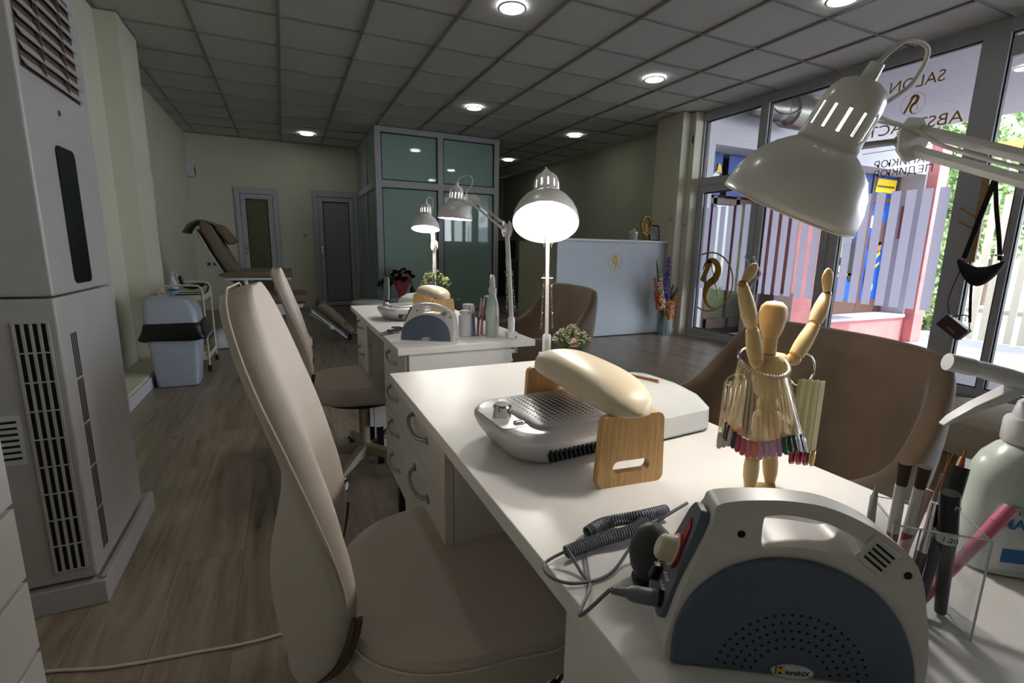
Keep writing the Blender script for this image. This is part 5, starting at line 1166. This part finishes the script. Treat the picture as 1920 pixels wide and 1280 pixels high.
for y in (5.52, 6.15):
    ar = mesh('armrest', slab([(-.60, .755), (-.3, .765), (0, .765), (.06, .765)], .07, y, y+.085), 'pedi', p); mesh('armrest_shell', MB().bx(-.55, .04, y+.005, y+.08, .705, .73), 'whitep', ar, bevel=.008); mesh('armrest_post', MB().tube([(-.38, y+.04, .71), (-.32, y+.04, .45)], .02), 'whitep', ar)
for y in (5.60, 5.90):
    lg = mesh('leg_rest', slab([(.29, .42), (.38, .36), (.50, .24), (.54, .20)], .11, y, y+.22), 'pedi', p); mesh('foot_pad', slab([(.53, .19), (.60, .14), (.63, .10)], .09, y+.01, y+.21), 'pedi', lg); mesh('leg_rail', MB().tube([(.22, y+.06, .36), (.58, y+.06, .04)], .010).tube([(.20, y+.15, .32), (.48, y+.15, .12)], .008).ball((.42, y+.06, .17), .028, 10), 'whitep', lg)
mesh('column', MB().bx(-.42, -.22, 5.74, 6.0, .12, .36).prism([(-.42, .14), (-.22, .14), (-.08, .33), (-.34, .33)], 0, .24, Matrix(((1, 0, 0, 0), (0, 0, -1, 6.0), (0, 1, 0, 0), (0, 0, 0, 1)))), 'whitep', p, bevel=.015)
rows = []
for z, k, sh_ in ((.01, 1, 0), (.05, 1, 0), (.10, .95, -.02), (.17, .72, -.08), (.21, .45, -.10), (.22, .2, -.10)): rows.append([Vector((x, y, z)) for x, y in rrect(.84*k, .46*max(.5, k), .10*k, 6, -.33+sh_, 5.86)])
mesh('pedestal', MB().grid(rows, True, True), 'whitep', p); mesh('pedestal_skirt', MB().prism(rrect(.80, .42, .08, 6, -.33, 5.86), 0, .012), 'black', p)
mesh('pedestal_wheel_cover', MB().grid([[Vector((x, y, z)) for x, y in rrect(.26*k, .22*k, .06*k, 5, .08, 5.62)] for z, k in ((.0, 1), (.07, 1), (.10, .8), (.11, .3))], True, True), 'whitep', p)
# ------------------------------------------------------------------ white stool with low back, bouquets by the glass cubicle
t = thing('salon_stool', 'white wheeled salon stool with a small backrest in front of the glass cubicle', 'stool', (.84, 5.72, 0))
mesh('seat', MB().lathe([(.02, .36), (.17, .36), (.20, .39), (.20, .43), (.17, .455), (.02, .46)], 32), 'bottle', t)
mesh('backrest', MB().grid([[Vector((.17+.05*math.cos(a*.9)-.0+.03*(z-.4), .155*math.sin(a)*(1-.35*abs(z-.60)/.2), z)) for a in [-1.2+2.4*i/10 for i in range(11)]] for z in (.46, .50, .56, .62, .68, .72)]), 'whitep', t, solid=.02, subd=1)
mesh('column', MB().lathe([(.03, .36), (.022, .10), (.03, .06)], 20), 'chrome', t)
for k in range(5):
    a = 2*PI*k/5+.5; lg = mesh('star_leg', MB().tube([(0, 0, .09), (.23*math.cos(a), .23*math.sin(a), .06)], [.018, .012], 8), 'chrome', t); mesh('caster', MB().lathe([(.01, -.02), (.028, -.02), (.028, .02), (.01, .02)], 18, Matrix.Translation((.23*math.cos(a), .23*math.sin(a), .0285)) @ Matrix.Rotation(a, 4, 'Z') @ Matrix.Rotation(PI/2, 4, 'X')), 'rubber', lg)
tb = wthing('side_table', 'low white side table holding bouquets beside the glass cubicle', 'table', (1.55, 6.95, 0)); mesh('table_top', MB().lathe([(.26, .33), (.26, .35)], 32, Matrix.Translation((1.46, 6.95, 0))), 'whitep', tb); mesh('table_foot', MB().lathe([(.15, 0), (.14, .015), (.025, .03), (.025, .33)], 24, Matrix.Translation((1.46, 6.95, 0))), 'whitep', tb)
t = bouquet('flower_bouquet', 'bouquet of dark roses in bright pink wrapping by the glass cubicle', 'flowers', (1.48, 6.95, .351), .17, .42, 40, ['leafd', 'leafd', 'petalp'], wrap=1, br=.028, seed=4)
mesh('pink_wrapping', MB().grid([[Vector((r*math.cos(a), r*math.sin(a), z+.02*math.sin(3*a))) for a in [2*PI*i/18 for i in range(18)]] for z, r in ((0, .03), (.06, .045), (.16, .09), (.26, .145))], True), 'paperp', t, solid=.003)
MT['violetd'] = mat('dark_violet_petal', '2e2a66', .7)
t = bouquet('flower_bouquet', 'small dark violet bouquet behind the white salon stool', 'flowers', (1.28, 7.02, .351), .11, .28, 26, ['leafd', 'violetd', 'leafd'], wrap=1, br=.026, seed=14)
t = thing('pump_bottle', 'black pump bottle standing behind the arm rest near the glass cubicle', 'bottle', (1.62, 6.88, .351)); mesh('body', MB().lathe([(.03, 0), (.032, .01), (.032, .13), (.012, .15), (.010, .17)], 20), 'black', t); mesh('pump', MB().lathe([(.006, .17), (.006, .21)], 10).box((-.015, 0, .212), (.05, .015, .01)), 'black', t)
# dark corner beyond the cubicle
t = wthing('dark_cabinet', 'dark cabinet standing in the corridor right of the glass cubicle', 'cabinet', (4.3, 10.4, 0)); mesh('body', MB().bx(3.5, 4.8, 10.2, 10.8, 0, 1.25), MT.setdefault('darkcab', mat('dark_brown_laminate', '2b2a2a', .5)), t, bevel=.004); mesh('door', MB().bx(3.52, 4.14, 10.185, 10.2, .05, 1.2).bx(4.16, 4.78, 10.185, 10.2, .05, 1.2), 'darkcab', t, bevel=.003)
t = wthing('grey_fridge', 'pale grey appliance in the corridor behind the reception counter', 'appliance', (4.5, 8.9, 0)); mesh('body', MB().bx(4.25, 4.8, 8.6, 9.2, .02, .85), MT.setdefault('fridge', mat('grey_appliance', '6f727b', .4)), t, bevel=.01); mesh('door_handle', MB().bx(4.30, 4.33, 8.575, 8.6, .55, .78), 'black', t, bevel=.004)
# ------------------------------------------------------------------ peg rail and bags on the window post
t = wthing('coat_rail', 'pale wooden peg rail fixed to the edge of the grey window post', 'coat rail', (4.70, 1.90, 1.4)); mesh('board', MB().bx(4.690, 4.722, 1.880, 1.925, 1.02, 1.68), 'wood', t, bevel=.004)
for z, sg in ((1.63, -1), (1.56, -1), (1.34, 1), (1.25, 1)):
    mesh('peg', MB().tube([(4.70, 1.90, z), (4.61, 1.885+.10*sg, z+.055+.02*sg)], .008, 10), 'wood', t)
def band(m, pts, w, th=.002):
    P = cr(pts, 5); rows = []
    for i, q in enumerate(P):
        tn = (P[min(i+1, len(P)-1)]-P[max(i-1, 0)]).normalized(); s_ = tn.cross(Vector((1, 0, 0))).normalized()*w/2; rows.append([q-s_, q+s_])
    return m.grid(rows)
t = wthing('belt_bag', 'black nylon belt bag hanging by its strap from the peg rail', 'bag', (4.62, 1.80, 1.0))
hk = Vector((4.62, 1.825, 1.60))
mesh('strap', band(band(MB(), [hk, (4.61, 1.85, 1.42), (4.61, 1.885, 1.20), (4.61, 1.91, 1.05)], .034), [hk+Vector((0, -.005, 0)), (4.61, 1.78, 1.40), (4.61, 1.735, 1.20), (4.61, 1.705, 1.04)], .026), 'bagb', t, solid=.004)
rows = []
for f in [i/12 for i in range(13)]:
    y = 1.945-.275*f; dz = math.sin(PI*f)**.7; zt = 1.05-.055*math.sin(PI*f)**1.2-.01*f; zb = zt-.03-.115*dz; th = .01+.04*dz
    rows.append([Vector((4.60+th*math.cos(a), y, (zt+zb)/2+(zt-zb)/2*math.sin(a))) for a in [2*PI*i/16 for i in range(16)]])
mesh('pouch', MB().grid(rows, True, True), 'bagb', t, subd=1)
mesh('buckle', MB().box((4.60, 1.712, 1.075), (.012, .045, .012)), 'chrome', t, bevel=.002); mesh('zip', MB().tube([(4.558, 1.91, .985), (4.555, 1.81, .93), (4.558, 1.71, .96)], .0025), 'bagb', t)
mesh('loose_strap', band(MB(), [(4.60, 1.835, .885), (4.60, 1.822, .75), (4.60, 1.80, .58)], .018), 'bagb', t, solid=.003)
t = wthing('shoulder_bag', 'small dark brown leather flap bag hanging tilted below the belt bag', 'bag', (4.60, 1.89, .53))
Mt = Matrix.Rotation(math.radians(36), 3, 'X'); ctr = Vector((4.60, 1.89, .53))
mesh('body', MB().box(ctr, (.07, .185, .105), M=Mt), 'bagm', t, bevel=.010, seg=3)
mesh('flap', MB().box(ctr+Mt @ Vector((-.038, -.015, .018)), (.010, .150, .070), M=Mt), 'bagm', t, bevel=.006)
mesh('clasp', MB().box(ctr+Mt @ Vector((-.045, -.015, -.012)), (.006, .06, .010), M=Mt), 'gold', t, bevel=.001)
p0, p1 = ctr+Mt @ Vector((0, .09, .055)), ctr+Mt @ Vector((0, -.09, .055))
mesh('strap', MB().tube(cr([p0, (4.61, 1.955, .75), (4.62, 1.92, .98), (4.63, 1.90, 1.14), (4.63, 1.895, 1.28)], 6), .0055, 8), 'bagm', t); mesh('top_handle', MB().tube(cr([p0+Mt @ Vector((0, -.03, 0)), ctr+Mt @ Vector((0, 0, .12)), p1+Mt @ Vector((0, .01, 0)), p1], 6), .004, 8), 'bagm', t)
# ------------------------------------------------------------------ outside: canopy, neighbouring shop, paving, greenery
MT['pave'] = mat('pale_paving', '8f8d93', .8, var=.06, vscale=4); MT['extw'] = mat('white_render', 'bcbabf', .8, var=.02)
MT['soff'] = mat('grey_soffit', 'a9a8ae', .85); MT['pink'] = mat('pink_render', 'cf8281', .8, var=.08, vscale=5)
MT['brownf'] = mat('brown_shop_frame', '573c34', .5); MT['redp'] = mat('faded_red_paint', '9e4742', .7)
MT['pblue'] = mat('blue_poster', '0c4fae', .5, c2='0a3f92', var=.2, vscale=2); MT['pblue2'] = mat('dark_blue_sign', '123a86', .5); MT['byel'] = mat('yellow_sign', 'e8c411', .5); MT['ptxt'] = mat('white_sign_text', 'e6e6e6', .5); MT['pviolet'] = mat('violet_sign', '5a50b4', .5)
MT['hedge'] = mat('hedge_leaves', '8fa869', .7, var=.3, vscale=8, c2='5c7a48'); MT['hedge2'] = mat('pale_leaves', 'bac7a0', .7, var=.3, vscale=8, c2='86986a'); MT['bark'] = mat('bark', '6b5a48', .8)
struct('ground', MB().bx(WX+.04, 30, -20, 20, -.5, -.40), 'pave')
struct('terrace', MB().bx(WX+.04, 6.0, -6, 4.7, -.40, -.025), 'pave')
struct('canopy', MB().bx(WX+.04, 8.0, -8, 9.2, 3.0, 3.25).bx(8.0, 9.3, -8, 9.2, 3.03, 3.25), 'soff')
struct('wall_outside_front', MB().bx(WX-.03, WX+.05, -1.6, 4.80, H+.01, 3.0).bx(WX+.05, 4.93, 4.7, 5.1, -.4, 3.0).bx(4.93, 9.66, 4.7, 5.2, 2.38, 3.0).bx(9.66, 9.70, 4.7, 5.2, .06, 3.0), 'extw')
struct('wall_outside_back', MB().bx(4.93, 10.0, 5.2, 5.4, -.4, 3.0), 'brownf')
pw_ = MB().bx(7.42, 9.69, 4.7, 5.19, -.4, .02); tag(mesh('low_wall', pw_, 'pink'), 'pink rendered low wall under the betting shop windows outside', 'low wall')
tag(mesh('ledge_slab', MB().bx(7.405, 9.655, 4.66, 5.05, .021, .075), 'extw', bevel=.006), 'white stone ledge on top of the pink low wall outside', 'ledge')
tag(mesh('pink_column', MB().bx(6.45, 7.40, 4.55, 5.18, -.4, 2.375), 'pink'), 'wide pink column between the shop door and the window posters outside', 'column')
tag(mesh('pink_column', MB().bx(9.705, 10.0, 4.55, 5.18, -.4, 2.99), 'pink', bevel=.01), 'slim pink corner column at the right end of the neighbouring shop', 'column')
t = wthing('shop_entrance', 'brown framed entrance of the neighbouring shop seen through the left glass door', 'shop front', (5.6, 5.1, 0))
m = MB()
for x in (4.95, 5.38, 5.82, 6.30): m.bx(x, x+.07, 5.08, 5.18, -.02, 2.38)
m.bx(4.95, 6.37, 5.08, 5.18, 1.72, 1.80).bx(4.95, 6.37, 5.08, 5.18, -.02, .12).bx(4.95, 5.45, 5.085, 5.175, .12, .45)
mesh('frame', m, 'brownf', t)
MT['shopglass'] = mat('painted_reflection_glass', '46544c', .05, coat=1, var=.3, vscale=1.2, c2='7c8a5e')  # green patches in the colour stand in for reflected greenery
for x in (5.02, 5.45, 5.89): mesh('glass_pane', MB().bx(x, x+.37, 5.13, 5.14, .12, 1.72), 'shopglass', t)
t = wthing('shop_sign', 'dark blue sign board with white bet lettering above the neighbouring entrance', 'sign', (5.5, 5.1, 2.1))
mesh('board', MB().bx(4.95, 5.44, 5.04, 5.06, 1.83, 2.36), 'pblue2', t); mesh('board', MB().bx(5.56, 6.28, 5.04, 5.06, 1.83, 2.36), 'pblue2', t)
FX = lambda x, z, y=5.035: Matrix(((1, 0, 0, x), (0, 0, -1, y), (0, 1, 0, z), (0, 0, 0, 1)))
mesh('lettering', text_mb('bet', .34, FX(5.17, 2.05), .002, .008), 'ptxt', t, smooth=False); mesh('yellow_accent', MB().prism([(-.04, 0), (.06, 0), (.03, .10), (-.01, .12)], 0, .004, FX(5.37, 2.12, 5.03)), 'byel', t)
t = wthing('violet_banner', 'violet banner over the glass of the neighbouring entrance', 'banner', (5.5, 5.1, 1.7)); mesh('banner', MB().bx(5.03, 5.42, 5.10, 5.115, 1.50, 1.78), 'pviolet', t)
# poster window: frame, top sign, posters
t = wthing('shop_window', 'brown framed window of the neighbouring betting shop covered with blue posters', 'shop window', (8.2, 5.1, 1.2))
m = MB()
for x in (7.42, 8.90, 9.59): m.bx(x, x+.06, 5.06, 5.16, .02, 2.38)
m.bx(7.48, 8.90, 5.065, 5.155, 1.94, 2.02).bx(8.96, 9.59, 5.065, 5.155, 1.94, 2.02).bx(7.48, 8.90, 5.065, 5.155, .02, .30).bx(8.96, 9.59, 5.065, 5.155, .02, .30)
mesh('frame', m, 'brownf', t)
tx = [('pblue2', 7.48, 8.02, 1.79, 2.36), ('pblue2', 8.08, 8.86, 1.79, 2.36)]
sg = wthing('shop_sign', 'blue sign board with yellow bet lettering above the poster window', 'sign', (8.2, 5.1, 2.18)); mesh('board', MB().bx(7.48, 8.90, 5.08, 5.10, 2.02, 2.37), 'pblue2', sg); mesh('lettering', text_mb('bet', .36, FX(8.55, 2.18, 5.075), .002, .010), 'byel', sg, smooth=False)
sg = wthing('shop_sign', 'yellow slanted plate with fine print beside the yellow bet sign', 'sign', (9.27, 5.1, 2.18)); mesh('board', MB().bx(8.96, 9.59, 5.08, 5.10, 2.02, 2.37), 'pblue2', sg); mesh('yellow_plate', MB().prism([(-.29, -.11), (.26, -.11), (.29, .11), (-.25, .11)], 0, .012, FX(9.275, 2.21, 5.078)), 'byel', sg); m = MB()
for i in range(16): m.prism([(-.24+.03*i, -.02), (-.22+.03*i, -.02), (-.22+.03*i, .015), (-.24+.03*i, .015)], .012, .014, FX(9.275, 2.20, 5.078))
mesh('fine_print', m, 'black', sg)
def poster(label, x0, x1, parts):
    q = wthing('window_poster', label, 'poster', ((x0+x1)/2, 5.09, 1), 'blue posters in the neighbouring window'); mesh('sheet', MB().bx(x0, x1, 5.09, 5.098, .30, 1.94), 'pblue', q)
    for nm, mm, pts in parts: mesh(nm, MB().prism(pts, 0, .004, FX(x0, .30, 5.088) @ Matrix.Diagonal(((x1-x0)/(.78 if x0 > 8.5 else .54), 1.09, 1, 1))), mm, q)
blob = lambda cx, cz, rx, rz, n=14: [(cx+rx*math.cos(2*PI*i/n), cz+rz*math.sin(2*PI*i/n)) for i in range(n)]
poster('blue window poster with green and dark figures, left one', 8.22, 8.90, [('green_patch', 'hedge2', blob(.10, .75, .10, .22)), ('dark_figure', 'black', blob(.36, .62, .09, .34)), ('yellow_line', 'byel', [(.0, .36), (.54, .40), (.54, .43), (.0, .40)]), ('white_patch', 'ptxt', blob(.12, .55, .06, .12))])
poster('plain blue window poster farthest left, beside the pink column', 7.48, 8.16, [('green_patch', 'hedge2', blob(.30, .7, .12, .3)), ('dark_figure', 'black', blob(.42, .45, .07, .3))])
poster('blue window poster with brown, orange and yellow shapes, right one', 8.96, 9.59, [('white_marks', 'ptxt', [(.08, 1.12), (.18, 1.12), (.18, 1.30), (.08, 1.30)]), ('brown_shape', 'brownf', [(.10, .78), (.62, .88), (.66, 1.25), (.45, 1.20), (.30, .98), (.10, .98)]), ('orange_ball', 'petalo', blob(.52, .84, .075, .075)), ('yellow_stroke', 'byel', [(.16, .42), (.20, .40), (.34, .70), (.30, .72)]), ('yellow_stroke', 'byel', [(.40, .62), (.58, .72), (.56, .76), (.40, .68)]), ('yellow_stroke', 'byel', [(.38, .46), (.60, .56), (.60, .60), (.38, .50)]), ('white_patch', 'ptxt', blob(.44, .20, .05, .07)), ('dark_figure', 'black', blob(.20, .35, .07, .25))])
tag(mesh('red_patch', MB().bx(9.652, 9.6595, 4.86, 4.98, 1.35, 1.90), 'redp'), 'faded red painted patch on the white side wall of the window recess outside', 'painted patch')
tag(mesh('brown_box', MB().bx(6.05, 6.44, 4.5, 4.72, -.3, .52), 'brownf'), 'brown low box standing beside the pink column outside', 'box')
t = wthing('outdoor_duct', 'silver ribbed air duct mounted high under the canopy outside', 'duct', (5.6, 4.35, 2.8))
MT['duct'] = mat('silver_duct', '8a8880', .35, .8, var=.1)
rows = []
for x, r in ((5.02, .06), (5.06, .11), (5.10, .125), (5.30, .13), (5.50, .135), (5.52, .145), (5.62, .15), (5.66, .135), (5.74, .16), (5.76, .19), (5.95, .20), (6.05, .20), (6.09, .18), (6.16, .185), (6.20, .12)): rows.append([Vector((x, 4.40+r*math.cos(2*PI*i/28), 2.79-.10*(5.6-x)*.3+r*math.sin(2*PI*i/28))) for i in range(28)])
mesh('duct_body', MB().grid(rows, True, True), 'duct', t, bevel=.004); mesh('bracket', MB().bx(5.3, 5.34, 4.38, 4.42, 2.9, 3.0).bx(5.9, 5.94, 4.38, 4.42, 2.95, 3.0), 'duct', t); mesh('hanging_cable', MB().tube(cr([(5.20, 4.26, 2.84), (5.4, 4.24, 2.70), (5.65, 4.22, 2.72), (5.85, 4.22, 2.84)], 6), .008), 'black', t)
# greenery
def crown(label, c, r, h, n, m1, m2, group, trunk=True, name='tree', cat='tree', sd=1, leaf=.16):
    rnd = random.Random(sd); t = thing(name, label, cat, c, 0, group)
    if trunk: mesh('trunk', MB().tube(cr([(0, 0, 0), (.08, .03, h*.3), (-.04, 0, h*.65)], 5), [.11]*6+[.08]*4+[.05], 10), 'bark', t)
    for nm, mm, k in (('crown', m1, n), ('crown_second_tone', m2, n//2)):  # second leaf tone, scattered at random through the same crown
        m = MB()
        for i in range(k):
            a = rnd.random()*2*PI; u = rnd.uniform(-1, 1); q = rnd.uniform(.55, 1)**.5; w_ = math.sqrt(1-u*u)
            bump = 1+.22*math.sin(3*a+sd)+.15*math.sin(5*u+a*2)
            p = Vector((r*w_*math.cos(a)*q*bump, r*w_*math.sin(a)*q*bump, (h*.62 if trunk else h*.5)+(h*.42 if trunk else h*.5)*u*q)); d = Vector((rnd.uniform(-1, 1), rnd.uniform(-1, 1), rnd.uniform(-1, 1))).normalized(); e = d.orthogonal().normalized(); f = d.cross(e); s = leaf*rnd.uniform(.5, 1.2)
            if p.z < .02: p.z = .02
            m.add([p-e*s, p-f*s*.5, p+e*s, p+f*s*.5], [(0, 1, 2, 3)])
        tag(mesh(nm, m, mm, t, smooth=False, recalc=False), kind='stuff')
    return t
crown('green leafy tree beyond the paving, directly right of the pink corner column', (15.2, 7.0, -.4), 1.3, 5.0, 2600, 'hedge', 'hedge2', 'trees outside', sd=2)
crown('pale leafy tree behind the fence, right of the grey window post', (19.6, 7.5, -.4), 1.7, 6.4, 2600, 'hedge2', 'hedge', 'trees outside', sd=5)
crown('low green shrub at the foot of the trees beyond the paving', (11.9, 5.5, -.4), .6, .75, 900, 'hedge', 'hedge2', 'shrubs outside', False, 'shrub', 'shrub', 11, .09)
crown('taller green bush behind the low shrub outside', (13.3, 6.5, -.4), .65, 2.6, 1800, 'hedge', 'hedge2', 'shrubs outside', False, 'shrub', 'shrub', 13, .11)
MT['fencew'] = mat('pale_fence', 'c6c9b4', .7)
t = wthing('slatted_fence', 'pale slatted fence outside seen behind the hanging bags', 'fence', (11, 3.2, 0)); m = MB()
y = 1.0
while y < 4.75: m.bx(11.0, 11.03, y, y+.10, -.38, 2.1); y += .17
mesh('slats', m, 'fencew', t); mesh('rail', MB().bx(11.03, 11.06, 1.0, 4.75, .1, .18).bx(11.03, 11.06, 1.0, 4.75, 1.7, 1.78), 'fencew', t)
t = wthing('orange_awning', 'orange awning edge beyond the trees outside', 'awning', (12.5, 4.2, 2.9)); mesh('awning', MB().bx(11.8, 12.6, 3.9, 5.0, 2.95, 3.10), MT.setdefault('oran', mat('orange_awning', 'c98a4a', .7)), t)
t = wthing('planter_box', 'grey square planter box on the terrace outside the right pane', 'planter', (7.5, 2.0, 0)); mesh('box', MB().bx(7.4, 7.8, 1.9, 2.3, -.4, .05), 'tbar', t, bevel=.01); mesh('soil', MB().bx(7.43, 7.77, 1.93, 2.27, .03, .052), 'bark', t)
